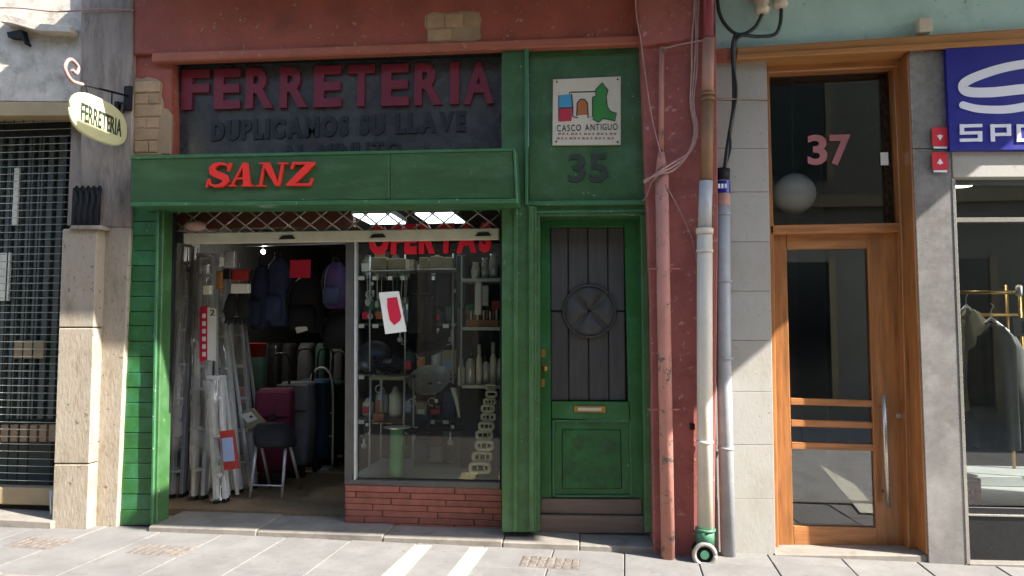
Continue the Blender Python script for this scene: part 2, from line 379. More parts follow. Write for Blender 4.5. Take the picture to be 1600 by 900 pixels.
# ================================================================== SETTING
# pavement slopes gently down to the right along the facade
ZL, ZR = G(240, 838, 0), None
GS = -0.0105
GZ0 = 0.0
def gz(x): return GZ0+GS*x
gb = MB()
xs = [-150, -12, -8, -4, 0, 4, 8, 12, 150]
ys = [-60, -14, -5.3, -1.9, .7]
vs = [(x, y, (gz(max(-8, min(8, x))))-.009) for y in ys for x in xs]; nx = len(xs)
gb.add(vs, [(j*nx+i, j*nx+i+1, (j+1)*nx+i+1, (j+1)*nx+i) for j in range(len(ys)-1) for i in range(nx-1)])
pav = gb.build('pavement', 'paving_joint', origin=(0, 0, 0)); tag(pav, kind='structure')
st_ = MB(); st_.add([(-60, -6.95, gz(-8)-.006), (60, -6.95, gz(8)-.006), (60, -1.14, gz(8)-.006), (-60, -1.14, gz(-8)-.006), ], [(0, 1, 2, 3)])
tag(st_.build('street', pm('grey street paving', '#84817c', .8, .15, 5, .2, 60, dirt=('#565452', .35, 3)), origin=(0, 0, 0)), kind='structure')
st_ = MB()
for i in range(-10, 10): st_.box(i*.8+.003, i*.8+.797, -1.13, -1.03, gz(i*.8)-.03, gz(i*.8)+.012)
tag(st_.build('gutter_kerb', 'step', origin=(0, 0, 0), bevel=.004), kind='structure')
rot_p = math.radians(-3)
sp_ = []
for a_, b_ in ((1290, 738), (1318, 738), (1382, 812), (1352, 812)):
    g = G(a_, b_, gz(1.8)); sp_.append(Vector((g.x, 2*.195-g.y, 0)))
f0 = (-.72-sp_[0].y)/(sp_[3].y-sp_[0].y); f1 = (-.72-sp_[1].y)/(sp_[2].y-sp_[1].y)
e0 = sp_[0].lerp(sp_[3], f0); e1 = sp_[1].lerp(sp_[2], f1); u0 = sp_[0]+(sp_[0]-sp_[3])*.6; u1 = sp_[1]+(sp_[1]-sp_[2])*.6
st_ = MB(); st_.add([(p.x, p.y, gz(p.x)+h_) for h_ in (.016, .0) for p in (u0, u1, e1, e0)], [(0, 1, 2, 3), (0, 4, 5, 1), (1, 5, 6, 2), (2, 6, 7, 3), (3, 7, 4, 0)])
tag(st_.build('painted_sun_band', pm('painted sun band', '#c9c4b0', .7, .1, 6, .1, 60), origin=(0, 0, 0)), kind='structure')  # sunlit band painted as a pale strip, to be mirrored in the door pane
def slab(x, y, wx, wy, mat='paving', name='paving_stone', lift=0.0):
    j = .0022; k = (name, round(wx, 3), round(wy, 3), mat, random.randrange(3))
    if k not in _shared:
        c = .005; hx, hy = wx/2-j, wy/2-j; mb = MB()
        q = [random.uniform(-.0015, .0015) for _ in range(4)]
        top = [(-hx+c, -hy+c, q[0]), (hx-c, -hy+c, q[1]), (hx-c, hy-c, q[2]), (-hx+c, hy-c, q[3])]
        mid = [(-hx, -hy, -c), (hx, -hy, -c), (hx, hy, -c), (-hx, hy, -c)]; bot = [(a, b, -.03) for a, b, _ in mid]
        fs = [(0, 1, 2, 3)]
        for i in range(4):
            l = (i+1) % 4; fs += [(i, i+4, l+4, l), (i+4, i+8, l+8, l+4)]
        me = bpy.data.meshes.new(name); me.from_pydata(top+mid+bot, [], fs); me.materials.append(M[mat]); me.update(); _shared[k] = me
    o = bpy.data.objects.new(name, _shared[k]); COL.objects.link(o); o.parent = pav
    X = x*math.cos(rot_p)-y*math.sin(rot_p); Y = x*math.sin(rot_p)+y*math.cos(rot_p)
    o.location = (X, Y, gz(X)+lift+random.uniform(-.001, .001)); o.rotation_euler = (0, math.atan(-GS), rot_p)
    return o
# where the cobble insets and the cream stripes lie, in slab space
def inv(px, py):
    g = G(px, py, 0); return (g.x*math.cos(-rot_p)-g.y*math.sin(-rot_p), g.x*math.sin(-rot_p)+g.y*math.cos(-rot_p))
insets = [inv(62, 858), inv(250, 867), inv(860, 880)]
cw = .44; rows = 0
for i in range(-11, 12):
    x = i*cw; off = (i % 2)*.33+(i % 3)*.12
    for j in range(-5, 2):
        y = j*.66+off-.1
        if y-.33 > .25 or y+.33 < -1.5: continue
        slab(x, y, cw, .66)
for (ix, iy) in insets:
    slab(ix, iy, .37, .215, 'cobble', 'inset_bed', .001)
    for a in range(7):
        for b in range(3):
            o = slab(ix-.15+a*.05+random.uniform(-.003, .003), iy+(b-1)*.066+random.uniform(-.004, .004), .047, .062, 'cobble', 'cobble', .0042)
# cream painted stripes across the slabs, tight against their top
for pts in ([(585, 915), (648, 856), (674, 856), (621, 915)], [(690, 915), (734, 859), (762, 859), (720, 915)]):
    q = [G(a, b, 0) for a, b in pts]
    # carry the stripe on towards the camera and beyond
    d0 = (q[0]-q[1]); d3 = (q[3]-q[2]); q[0] = q[1]+d0*2.4; q[3] = q[2]+d3*2.4
    n = 12; mb = MB(); vs = []
    for i in range(n+1):
        for (e, f) in ((q[1], q[0]), (q[2], q[3])):
            p = e+(f-e)*i/n; vs += [(p.x, p.y, gz(p.x)+.0045), (p.x, p.y, gz(p.x)+.0015)]
    for i in range(n):
        a = i*4; mb_f = [(a, a+4, a+6, a+2), (a, a+1, a+5, a+4), (a+2, a+6, a+7, a+3)]
        mb.add([], [])
        for f_ in mb_f: mb.f.append(f_)
    mb.v = vs
    mb.build('painted_stripe', 'cream_line', pav)

# ------------------------------------------------------------------ opposite side of the street (seen in the panes)
opp = thing('opposite_building', 'plain rendered building across the street, seen only mirrored in the panes', 'building', (0, -7, 0))
B('wall', 'opp_wall', opp, -16, 14, -8, -7, -.3, 7.2, 0)
for i in range(-6, 6):
    for z0, h in ((.25, 2.3), (3.9, 1.9)):
        x = i*2.3+.4; wn = B('window', 'opp_win', opp, x, x+1.25, -7.0, -6.985, z0, z0+h, 0)
        for k in (-1, 1):
            cx = x+.625+k*.66; MB().box(cx-.05, cx+.05, -6.99, -6.95, z0-.05, z0+h+.05).build('frame', 'ochre', wn)
B('cornice', 'ochre', opp, -16, 14, -7.1, -6.9, 3.45, 3.65, 0)

# ================================================================== LEFT STONE BUILDING
lb = thing('stone_building', 'weathered grey brown stone building at the left edge, with an ochre lintel', 'building', (-4.2, 0, 0))
# upper wall
a = R(-400, -200, 128, 160, .0)
B('upper_wall', 'rough_stone', lb, -9, F(205, 0, 0).x, 0, .5, F(60, 160, 0).z, 12, 0)
P('lintel', 'ochre', lb, [(-700, 150), (126, 160), (126, 181), (-700, 183)], -.03, .12, .006)
P('fascia_slab', 'rough_stone', lb, [(-700, 118), (126, 100), (126, 159.5), (-700, 149.5)], -.012, .1, .004)
P('ledge', 'rough_stone', lb, [(0, 20), (20, 24), (60, 36), (110, 40), (110, 50), (60, 48), (16, 36), (0, 34)], -.09, .02, .004)
P('broken_bracket', 'iron', lb, [(10, 50), (34, 46), (38, 62), (42, 68), (38, 69), (34, 60), (12, 58)], -.05, .01, .002)
# column between the two shops
P('column', 'grey_stone', lb, [(126, -300), (209, -300), (206, 240), (204, 355), (152, 355), (126, 352)], -.04, .45, .008)
P('column_foot', 'beige_stone', lb, [(156, 355), (204, 355), (183, 826), (146, 829)], -.04, .45, .01)
xs_ = [(357, 512), (512, 725), (725, 830)]
for (ya, yb) in xs_:
    k = lambda y: (97-(y-357)*17/473, 152-(y-357)*16/473)
    P('stone_block', 'beige_stone', lb, [(k(ya)[0], ya+.6), (k(ya)[1], ya+.6), (k(yb)[1], yb-.6), (k(yb)[0], yb-.6)], -.125, .4, .007)
P('capital_shelf', 'grey_stone', lb, [(112, 352), (157, 352), (157, 358), (106, 358)], -.15, .1, .003)
# shop front behind the grille
B('inner_wall', 'deep', lb, -9, F(128, 0, .5).x, 1.3, 1.4, -.1, 3.2, 0)
PR('shop_shutter', 'shut', lb, -420, 184, 92, 760, .42, .5, 0)
for i in range(10):
    x = -60+i*16
    PR('shutter_slat', 'slat', lb, x, 186, x+9, 655, .34, .37, .002)
PR('shelf_board', 'ochre', lb, 22, 532, 68, 560, .30, .33, .002)
PR('pale_strip', 'cream_goods', lb, 20, 262, 28, 352, .31, .33, .002)
PR('pale_strip', 'cream_goods', lb, -2, 395, 14, 470, .31, .33, .002)
for i in range(12): PR('pale_tile', 'plaster', lb, -60+i*15+1, 664, -60+i*15+12, 690, .30, .335, .002)
PR('base_rail', 'ochre', lb, -420, 757, 84, 783, .06, .16, .006)
B('base_board', 'deep', lb, -9, F(80, 800, .1).x, .1, .2, -.1, F(40, 783, .1).z, 0)
P('door_sill', 'step', lb, [(-700, 775), (80, 815), (80, 836), (-700, 812)], -.16, .3, .008)
B('inner_side', 'deep', lb, F(128, 0, .5).x-.02, F(128, 0, .5).x+.1, .40, 1.4, -.1, 3.2, 0)
B('inner_roof', 'deep', lb, -9, F(128, 0, .5).x+.1, .30, 1.4, 2.9, 3.2, 0)
PR('jamb_stone', 'grey_stone', lb, 108, 182, 128, 352, .10, .45, .004)
# the security grille
sg = thing('security_grille', 'dark steel security grille of thin crossed bars over the left shop window', 'grille', F(40, 783, .08))
for i in range(18):
    x = -190+i*15.1
    a = F(x, 186, .08); b = F(x+(x-800)*.0000605*-574, 757, .08)
    MB().tube([(a.x, .085, F(40, 183, .08).z), (a.x, .085, F(40, 757, .08).z)], .0045, 6).build('upright_bar', 'iron', sg)
for i in range(50):
    y = 192+i*11.4
    z = F(40, y, .08).z; MB().tube([(-5.2, .074, z), (F(112-(i*.5), y, .08).x, .074, z)], .0028, 5).build('cross_bar', 'grille', sg)
MB().tube([F(82, 765, -.02), F(83, 832, -.02)], .018, 8).build('guide_post', 'galv', sg)
# black scrolled bracket on the column
vb = thing('iron_grating', 'small black iron grating of upright ribs fixed on the stone column above its beige block', 'grating', F(134, 356, -.1))
PR('back_plate', 'iron', vb, 112, 293, 156, 352, -.055, -.045, .002)
for i in range(5):
    x = 114+i*9
    pts = [F(x+2, 354, -.1), F(x+1, 330, -.12), F(x+5, 312, -.11), F(x+2, 296, -.1)]
    MB().tube(bez(pts, 5), .011, 6).build('rib', 'iron', vb)
    MB().tube(bez([F(x+2, 297, -.1), F(x+6, 291, -.11), F(x+8, 298, -.1), F(x+6, 306, -.1)], 4), .007, 6).build('scroll', 'iron', vb)
tag(PR('iron_hook', 'iron', None, 178, 158, 184, 178, -.07, -.038, .002), 'small rusty iron hook plate on the stone column behind the oval sign', 'hook')
tag(MB().tube(bez([F(188, 165, -.05), F(190, 160, -.08), F(194, 165, -.08), F(193, 176, -.05)], 5), .006, 6).build('iron_loop', 'iron'), 'bent black iron loop on the stone column, right beside the hook plate', 'hook')
tag(MB().tube(bez([F(-60, 14, -.06), F(20, 12, -.07), F(90, 18, -.06), F(160, 14, -.06), F(210, 16, -.05)], 6), .006, 6).build('wall_cable', 'cable'), 'thin pale cable running across the top of the stone wall', 'cable')

# oval hanging sign, standing out from the wall
XS = F(197, 215, -.05).x
ov = thing('oval_sign', 'ivory oval FERRETERIA sign hung on a scrolled iron arm from the stone column', 'sign', (XS, -.3, F(180, 238, -.1).z))
y_in, y_out = -.07, -.60
zt = F(197, 160, -.05).z; zc = F(165, 190, -.3).z; hh = .135; yc = (y_in+y_out)/2; ry = (y_out-y_in)/2
XS2 = F(155, 190, yc).x
def ovpts(k=1.0, n=28):
    o = []
    for i in range(n):
        t = 2*math.pi*i/n; c, q = math.cos(t), math.sin(t); e = 2/2.7
        o.append((yc+ry*k*math.copysign(abs(c)**e, c), zc+hh*k*math.copysign(abs(q)**e, q)))
    return o
def plate(pts, x0, x1):
    mb = MB(); n = len(pts); mb.add([(x0, y, z) for y, z in pts]+[(x1, y, z) for y, z in pts],
        [tuple(range(n)), tuple(range(2*n-1, n-1, -1))]+[(i, i+n, (i+1) % n+n, (i+1) % n) for i in range(n)]); return mb
plate(ovpts(), XS2-.012, XS2+.012).build('plate', 'oval', ov, .002)
# rim
mb = MB(); mb.tube([(XS2, y, z) for y, z in ovpts(1.0)+ovpts(1.0)[:1]], .014, 6).build('rim', 'oval', ov)
for side in (1,):
    tt = text(ov, 'FERRETERIA', 0, .40, 0, .115, 0, .003, 'oval_text', bold=.012, gap=.08)
    for o in tt:
        for v in o.data.vertices:
            w_ = v.co + root_loc(o)
            # front face of text turned onto the plane x = const, reading from the street end to the wall
            ny = y_out+.075+w_.x*.99; nz = zc-.055+w_.z; nx_ = XS2+.0135+(.003-w_.y)
            v.co = Vector((nx_, ny, nz))-root_loc(o)
ztop = zc+hh
MB().tube(bez([(XS2, -.04, ztop+.13), (XS2, -.3, ztop+.085), (XS2, -.5, ztop+.05)], 6), .008, 6).build('arm', 'iron', ov)
MB().tube(bez([(XS2, -.5, ztop+.05), (XS2, -.60, ztop+.04), (XS2, -.66, ztop+.10), (XS2, -.62, ztop+.17), (XS2, -.55, ztop+.15), (XS2, -.56, ztop+.10), (XS2, -.60, ztop+.11)], 6), .012, 6).build('scroll', 'cable', ov)
for yy in (-.22, -.46): MB().tube([(XS2, yy, ztop+.09), (XS2, yy, ztop-.01)], .005, 6).build('hanger', 'iron', ov)
MB().box(XS2-.03, XS2+.03, -.06, -.04, ztop+.02, ztop+.2).build('wall_plate', 'iron', ov, .003)

# ================================================================== CENTRE BUILDING
cb = thing('red_building', 'oxide red building in the middle with a wide painted beam over the hardware shop', 'building', (-.6, 0, 0))
P('beam', 'red_paint', cb, [(209, -60), (992, -60), (1000, 60), (240, 84), (209, 85)], -.03, .4, .006)
P('moulding', 'red_trim', cb, [(236, 82), (1001, 54), (1002, 68), (236, 97)], -.055, .02, .01)
B('upper_wall', 'red_paint', cb, F(209, 0, 0).x, F(1116, 0, 0).x, 0, .4, F(600, -45, 0).z, 12, 0)
P('left_jamb', 'red_paint', cb, [(209, 84), (268, 84), (268, 245), (209, 245)], .0, .3, .004)
P('pier', 'pink_wall', cb, [(1001, 70), (1119, 55), (1122, 340), (1116, 878), (1022, 878), (1016, 470)], -.12, .5, .006)
P('pier_head', 'pink_wall', cb, [(990, -80), (1115, -80), (1116, 58), (1002, 70)], -.16, .5, .008)
for yb in (107, 166, 205, 293, 345, 400):
    pass
# exposed bricks left, 6 courses, on a ragged bed of old plaster
P('plaster_bed', 'plaster', cb, [(209, 121), (222, 123), (231, 120), (246, 124), (253, 130), (251, 149), (255, 158), (253, 242), (209, 242)], -.012, .02, .003)
P('plaster_bed', 'plaster', cb, [(664, 24), (675, 19), (699, 21), (722, 17), (748, 18), (753, 31), (750, 46), (752, 60), (738, 66), (712, 64), (690, 67), (667, 66), (668, 48), (663, 40)], -.0325, 0, .002)
yy = 126
for r in range(6):
    h = [19, 18, 20, 18, 19, 19][r]; xa = 209
    cuts = [[209, 250], [209, 231, 249], [209, 252], [209, 228, 248], [209, 247], [209, 232, 246]][r]
    for c0, c1 in zip(cuts, cuts[1:]):
        q = R(c0+.6, yy+.8, c1-.6, yy+h-.8, -.02); piece('brick', 'exposed_brick', cb, q[0], q[1], -.02+random.uniform(-.004, .004), .02, q[2], q[3], .006)
    yy += h
P('plaster_patch', 'plaster', cb, [(250, 167), (262, 170), (268, 180), (266, 241), (250, 241)], -.014, .02, .006)
# exposed patch in the beam
for (x0, x1, y0, y1) in ((667, 694, 23, 43), (696, 723, 22, 42), (725, 750, 20, 41), (668, 706, 45, 64), (708, 748, 43, 63)):
    q = R(x0, y0, x1, y1, -.035); piece('brick', 'exposed_brick', cb, q[0], q[1], -.035+random.uniform(-.003, .003), 0, q[2], q[3], .006)
# shop interior (floor, ceiling, walls)
zf = gz(-2)+.06
XI0, XI1 = F(262, 500, .2).x, F(785, 500, .2).x
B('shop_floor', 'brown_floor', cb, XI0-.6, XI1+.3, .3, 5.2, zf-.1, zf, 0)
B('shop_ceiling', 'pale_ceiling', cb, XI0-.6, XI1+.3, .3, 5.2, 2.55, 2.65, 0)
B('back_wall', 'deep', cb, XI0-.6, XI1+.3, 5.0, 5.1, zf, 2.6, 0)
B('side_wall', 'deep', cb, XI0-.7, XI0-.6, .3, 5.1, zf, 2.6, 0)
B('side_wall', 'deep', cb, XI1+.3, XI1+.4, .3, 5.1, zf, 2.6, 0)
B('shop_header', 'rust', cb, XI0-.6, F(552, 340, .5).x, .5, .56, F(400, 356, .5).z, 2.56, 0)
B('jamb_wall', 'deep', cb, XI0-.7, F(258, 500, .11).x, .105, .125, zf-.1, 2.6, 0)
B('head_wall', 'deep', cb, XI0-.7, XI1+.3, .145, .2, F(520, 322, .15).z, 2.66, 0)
# threshold
q0, q1 = F(231, 830, -.16), F(1042, 860, -.16)
edges = [231, 400, 598, 785, 905, 1038]
for a_, b_ in zip(edges, edges[1:]):
    xa, xb = F(a_, 840, -.11).x, F(b_, 850, -.11).x; zt_ = .038+gz((xa+xb)/2)
    ob = MB().box(xa+.0005, xb-.0005, -.11+random.uniform(-.003, .003), .34, gz(xa)-.05, zt_+random.uniform(-.001, .001)).build('threshold_stone', 'step', cb, .008)

# ------------------------------------------------------------------ green shop front
sf = thing('green_shopfront', 'bottle green tiled and boarded shop front framing the hardware shop', 'shop front', (-2.2, 0, 0))
# left tiled pilaster: courses of tiles
def lx(y): return 204-(y-320)*19/505      # left edge in pixels
def rx(y): return 246-(y-325)*10/500
yt = 322; n = 0
TL = [24, 22, 24, 23, 25, 23, 24, 22, 24, 24, 25, 23, 24, 23, 24, 25, 23, 24, 24, 25, 24]
while yt < 812:
    h = TL[n % len(TL)]; yb = min(yt+h, 828)
    P('tile', 'green_tile', sf, [(lx(yt)+.3, yt+.5), (rx(yt)-.5, yt+.5), (rx(yb)-.5, yb-.5), (lx(yb)+.3, yb-.5)], -.012+random.uniform(-.003, .003), .05, .002)
    yt = yb; n += 1
P('pilaster_core', 'mortar', sf, [(lx(322), 322), (rx(322), 322), (rx(828), 828), (lx(828), 828)], .004, .10, 0)
P('door_post', 'green', sf, [(246.5, 322), (256, 322), (245, 822), (236.5, 828)], -.04, .10, .006)
P('post_bead', 'green_edge', sf, [(243.5, 322), (248, 322), (238.5, 827), (234.5, 827)], -.055, -.0, .004)
P('header', 'green', sf, [(246, 316), (790, 308), (790, 324), (256, 329)], .03, .10, .004)
# right pilaster between shop window and door 35
P('pilaster', 'green', sf, [(784, 75), (822, 74), (820, 320), (838, 322), (838, 832), (784, 832)], -.02, .35, .005)
P('pilaster_bead', 'green_edge', sf, [(820, 74), (826, 74), (825, 320), (820, 320)], -.045, -.02, .003)
P('pilaster_rib', 'green', sf, [(803, 324), (809, 324), (808, 830), (802, 830)], -.035, -.02, .003)
P('pilaster_rib', 'green', sf, [(826, 322), (833, 322), (834, 830), (827, 830)], -.05, -.02, .003)
# panel over door 35
P('upper_panel', 'green', sf, [(826.5, 72), (1001, 66), (1010, 316), (826.5, 316)], .02, .3, .003)
P('door_cornice', 'green_edge', sf, [(824, 314), (1010, 312), (1010, 319), (824, 321)], -.02, .05, .004)
P('door_cornice', 'green_edge', sf, [(834, 329), (1008, 327), (1008, 331), (834, 333)], -.0, .06, .003)
P('frame_head', 'green', sf, [(836, 321), (1010, 319), (1010, 337), (836, 338)], .01, .3, .003)
P('frame_post', 'green', sf, [(1001, 336), (1011, 336), (1021, 832), (1008, 832)], -.01, .3, .004)
P('frame_post', 'green', sf, [(836, 337), (843, 337), (843, 830), (838, 830)], .0, .3, .004)

# fascia box with the shop name
fb = thing('fascia_box', 'long dark green box sign with the bright red shop name over the entrance', 'sign', (F(510, 320, -.2).x, -.1, F(510, 320, -.2).z))
yb_ = -.20
P('panel', 'green_box', fb, [(204, 248), (608.5, 238), (608.5, 312), (204, 317)], yb_, .05, .004)
P('panel', 'green_box', fb, [(609.5, 238), (801, 234), (806, 310), (609.5, 312)], yb_, .05, .004)
P('top_trim', 'green_edge', fb, [(203, 243), (805, 231), (805, 235), (203, 248.5)], yb_-.008, .05, .003)
P('bottom_trim', 'green_edge', fb, [(203, 316), (806, 310), (808, 317), (203, 322)], yb_-.012, .05, .004)
P('end_cap', 'green_edge', fb, [(801.5, 232), (805, 232), (809, 317), (806, 317)], yb_-.014, .05, .003)
# serif name: heavy slanted capitals drawn as strokes
def serif(ch, parent, x0, y0, x1, y1, mat, yf, d=.02):
    """unit letter box (0..1) mapped on pixel rect, sheared"""
    T, H = .30, .075
    polys = []
    if ch == 'S':
        c = [(.86, .78), (.80, .90), (.62, .955), (.42, .955), (.24, .89), (.15, .76), (.2, .62), (.38, .53), (.60, .46), (.78, .37), (.84, .23), (.75, .11), (.56, .045), (.36, .045), (.2, .1), (.1, .24)]
        wd = [.05, .09, .10, .12, .2, .27, .28, .27, .27, .28, .27, .2, .12, .1, .09, .05]
        polys += stroke(c, wd); polys += [[(.84, .66), (.91, .66), (.96, 1.0), (.88, 1.0)], [(.0, .0), (.08, .0), (.13, .34), (.05, .34)]]
    if ch in 'AÁ':
        polys += [[(.06, .05), (.14, .05), (.52, .98), (.42, .98)], [(.40, 1.0), (.62, 1.0), (.90, .05), (.60, .05)], [(.22, .3), (.70, .3), (.70, .37), (.24, .37)],
                  [(-.04, 0), (.26, 0), (.26, .06), (-.04, .06)], [(.52, 0), (1.02, 0), (1.02, .06), (.52, .06)]]
        if ch == 'Á': polys += [[(.5, 1.07), (.6, 1.07), (.82, 1.25), (.62, 1.25)]]
    if ch == 'N':
        polys += [[(.12, .05), (.2, .05), (.2, .95), (.12, .95)], [(.08, .96), (.36, .96), (.86, .02), (.72, .02)], [(.78, .0), (.87, .0), (.87, .95), (.78, .95)],
                  [(.0, 0), (.34, 0), (.34, .055), (.0, .055)], [(-.02, .945), (.36, .945), (.36, 1), (-.02, 1)], [(.66, .945), (1.02, .945), (1.02, 1), (.66, 1)]]
    if ch == 'Z':
        polys += [[(.08, .9), (.96, .9), (.96, 1), (.08, 1)], [(.62, .9), (.96, .9), (.36, .1), (.02, .1)], [(.0, 0), (.92, 0), (.92, .1), (.0, .1)],
                  [(.05, .7), (.12, .7), (.2, 1), (.08, 1)], [(.86, 0), (.94, 0), (1.0, .32), (.93, .32)]]
    mb = MB()
    for i, pl in enumerate(polys):
        pts = []
        for u, v in pl:
            pts.append((x0+(x1-x0)*u*.86+(v*.14)*(x1-x0), y1-(y1-y0)*v))
        mb.px(pts, yf-.0004*i, yf+d)
    return mb.build('letter', mat, parent)
serif('S', fb, 321, 254, 362, 292, 'red_letter', yb_-.022); serif('A', fb, 358, 254, 400, 291, 'red_letter', yb_-.022)
serif('N', fb, 399, 254, 449, 291, 'red_letter', yb_-.022); serif('Z', fb, 447, 253, 493, 290, 'red_letter', yb_-.022)

# dark transom board with the relief letters
tb = thing('transom_sign', 'dark glass board with maroon relief letters FERRETERIA above the green box', 'sign', F(525, 243, .1))
P('board', 'sign_board', tb, [(268, 96), (784, 80), (784, 242), (268, 248)], .10, .14, 0)
P('inner_frame', 'iron', tb, [(268, 94), (784, 78), (784, 84), (268, 100)], .05, .12, .003)
P('inner_frame', 'iron', tb, [(267, 100), (274, 100), (274, 246), (267, 246)], .05, .12, .003)
cols = [(280, 323), (331, 372), (381, 424), (434, 478), (488, 531), (541, 583), (594, 637), (646, 690), (702, 716), (723, 771)]
for (x0, x1), ch in zip(cols, 'FERRETERIA'):
    k = (x0-280)/490; yt_, yb2 = 106-14*k, 166-10*k
    q = R(x0, yt_, x1, yb2, .045)
    text(tb, ch, q[0], q[1], q[2], q[3], .075, .10, 'maroon', bold=.035)
q = R(330, 182, 728, 212, .09); text(tb, 'DUPLICAMOS SU LLAVE', q[0], q[1], q[2], q[3], .090, .10, 'dim_letter', bold=.055, gap=.13, tilt=.008)
q = R(440, 224, 628, 250, .09); text(tb, 'AL MINUTO', q[0], q[1], q[2], q[3], .090, .10, 'dim_letter', bold=.03, gap=.13, tilt=.008)

# ------------------------------------------------------------------ expanding grille pulled up
rg = thing('lattice_shutter', 'raised lattice roller shutter with its off white bottom bar over the shop opening', 'shutter', F(525, 380, .1))
zt0, zb0 = F(525, 322, .12).z, F(525, 364, .12).z
x_l, x_r = F(269, 345, .12).x, F(783, 345, .12).x
n = 15; st = (x_r-x_l)/n; dz = .125
for i in range(-2, n+1):
    for sgn in (1, -1):
        pts = []
        xa = x_l+i*st; za = zb0
        xb = xa+st*(zt0-zb0)/dz
        if sgn < 0: xa, xb = x_l+(i+2)*st, x_l+(i+2)*st-(xb-xa)
        t0, t1 = 0, 1
        def cl(a, b):
            return a+(b-a)
        p0 = Vector((xa, .118+.004*sgn, zb0)); p1 = Vector((xb, .118+.004*sgn, zt0)); d = p1-p0
        lo, hi = 0., 1.
        for lim, s_ in ((x_l, 1), (x_r, -1)):
            f0 = (p0.x-lim)*s_; f1 = (p1.x-lim)*s_
            if f0 < 0 and f1 < 0: lo = 2
            elif f0 < 0: lo = max(lo, f0/(f0-f1))
            elif f1 < 0: hi = min(hi, f0/(f0-f1))
        if hi-lo > .1:
            a_ = p0+d*lo; b_ = p0+d*hi
            MB().tube([a_, b_], .0058, 5).build('lattice_bar', 'galv', rg)
P('bottom_bar', 'bar_metal', rg, [(286, 364), (780, 356), (780, 374), (286, 381)], .085, .13, .006)
P('bar_end', 'iron', rg, [(268, 362), (286, 362), (286, 380), (268, 378)], .08, .13, .004)
for x in (448, 590, 755):
    y = 371-(x-450)*.016; MB().px([(x-13, y+3), (x-8, y-3), (x+8, y-4), (x+13, y+2)], .078, .09).build('slot', 'iron', rg, .001)
PR('guide_rail', 'iron', rg, 260, 330, 266, 812, .07, .104, .002)
PR('guide_rail', 'iron', rg, 781, 326, 785, 765, .09, .16, .002)
# bundle of sacking above the bar
mb = MB(); c = F(305, 353, .09); mb.ball((c.x, c.y, c.z), .07, 12, 8, (1.25, .5, .55)); o = mb.build('cloth_bundle', 'cable')
for v in o.data.vertices: v.co += mnoise.noise_vector(v.co*30)*.012
tag(o, 'crumpled pinkish cloth bundle tucked above the left end of the shutter bar', 'cloth')

# ------------------------------------------------------------------ display window
yw = .20
dw = thing('display_window', 'large single pane display window of the hardware shop on its brick base', 'window', F(660, 760, yw))
P('frame_post', 'win_frame', dw, [(540, 378), (553, 378), (553, 722), (550, 752), (538, 757)], yw-.03, yw+.05, .003)
P('bright_edge', 'alu', dw, [(553.4, 378), (556.2, 378), (555.5, 750), (552.6, 750)], yw-.035, yw+.02, .001)
P('sill', 'win_frame', dw, [(538, 750), (784, 754), (784, 766), (538, 757)], yw-.04, yw+.1, .004)
P('pane', 'glass', dw, [(553, 360), (784, 360), (784, 754), (553, 750)], yw+.004, yw+.010, 0)
# brick plinth
bp = thing('brick_plinth', 'low plinth of long thin red bricks under the display window', 'wall', F(660, 826, .1))
P('core', 'mortar', bp, [(539.5, 757), (784, 766), (784, 833), (539.5, 833)], .163, .34, 0)
x0b, x1b = F(540, 790, .155).x, F(784, 790, .155).x; ztop_b = F(660, 761, .155).z; nb = 7; zbot = F(660, 829, .155).z; ch_ = (ztop_b-zbot)/nb
for r in range(nb):
    x = x0b-(r % 2)*.19-((r*7) % 3)*.06
    while x < x1b:
        xa, xb = max(x, x0b), min(x+.38, x1b)
        if xb-xa > .02: piece('brick', 'brick_red', bp, xa+.0015, xb-.0015, .153+random.uniform(-.003, .003), .165, zbot+r*ch_+.0018, zbot+(r+1)*ch_-.0018, .002)
        x += .385
for r in range(nb):   # the short return towards the doorway
    y = .16
    while y < .34:
        y2 = min(y+.1, .34); piece('brick', 'brick_red', bp, x0b-.008, x0b+.0, y, y2-.004, zbot+r*ch_+.003, zbot+(r+1)*ch_-.003, .002); y += .1
# display shelf floor
zds = F(660, 750, yw).z
xw0, xw1 = F(553, 600, yw).x, F(784, 600, yw).x
B('display_floor', 'display_floor', cb, xw0-.02, xw1+.25, yw+.02, .98, zds-.03, zds+.004, 0)
B('display_back', 'deep', cb, xw0+.03, xw1+.25, .99, 1.02, zf, zds+.05, 0)

# ------------------------------------------------------------------ goods in the display window
def shelf_y(px, py, y): return F(px, py, y)
# red letters hung behind the glass, half hidden by the bar
of = thing('offer_sign', 'row of bright red OFERTAS letters hung behind the shutter bar in the window', 'sign', F(670, 398, .22))
q = R(577, 350, 768, 394, .19); text(of, 'OFERTAS', q[0], q[1], q[2], q[3], .178, .199, 'crimson', bold=.06, gap=.1, tilt=.012)
MB().tube([F(570, 362, .24), F(775, 358, .24)], .004, 6).build('hanging_rod', 'alu', of)
# poster card
pc = thing('price_card', 'tilted white card with a red hang tag shape, stuck on the display pane', 'card', F(615, 522, .26))
P('card', 'card_white', pc, [(592, 457), (623, 455), (635, 518), (602, 522)], .192, .199, 0)
P('red_print', 'card_red', pc, [(605, 466), (620, 464), (627, 495), (625, 501), (616, 508), (609, 500), (605, 480)], .189, .192, 0)
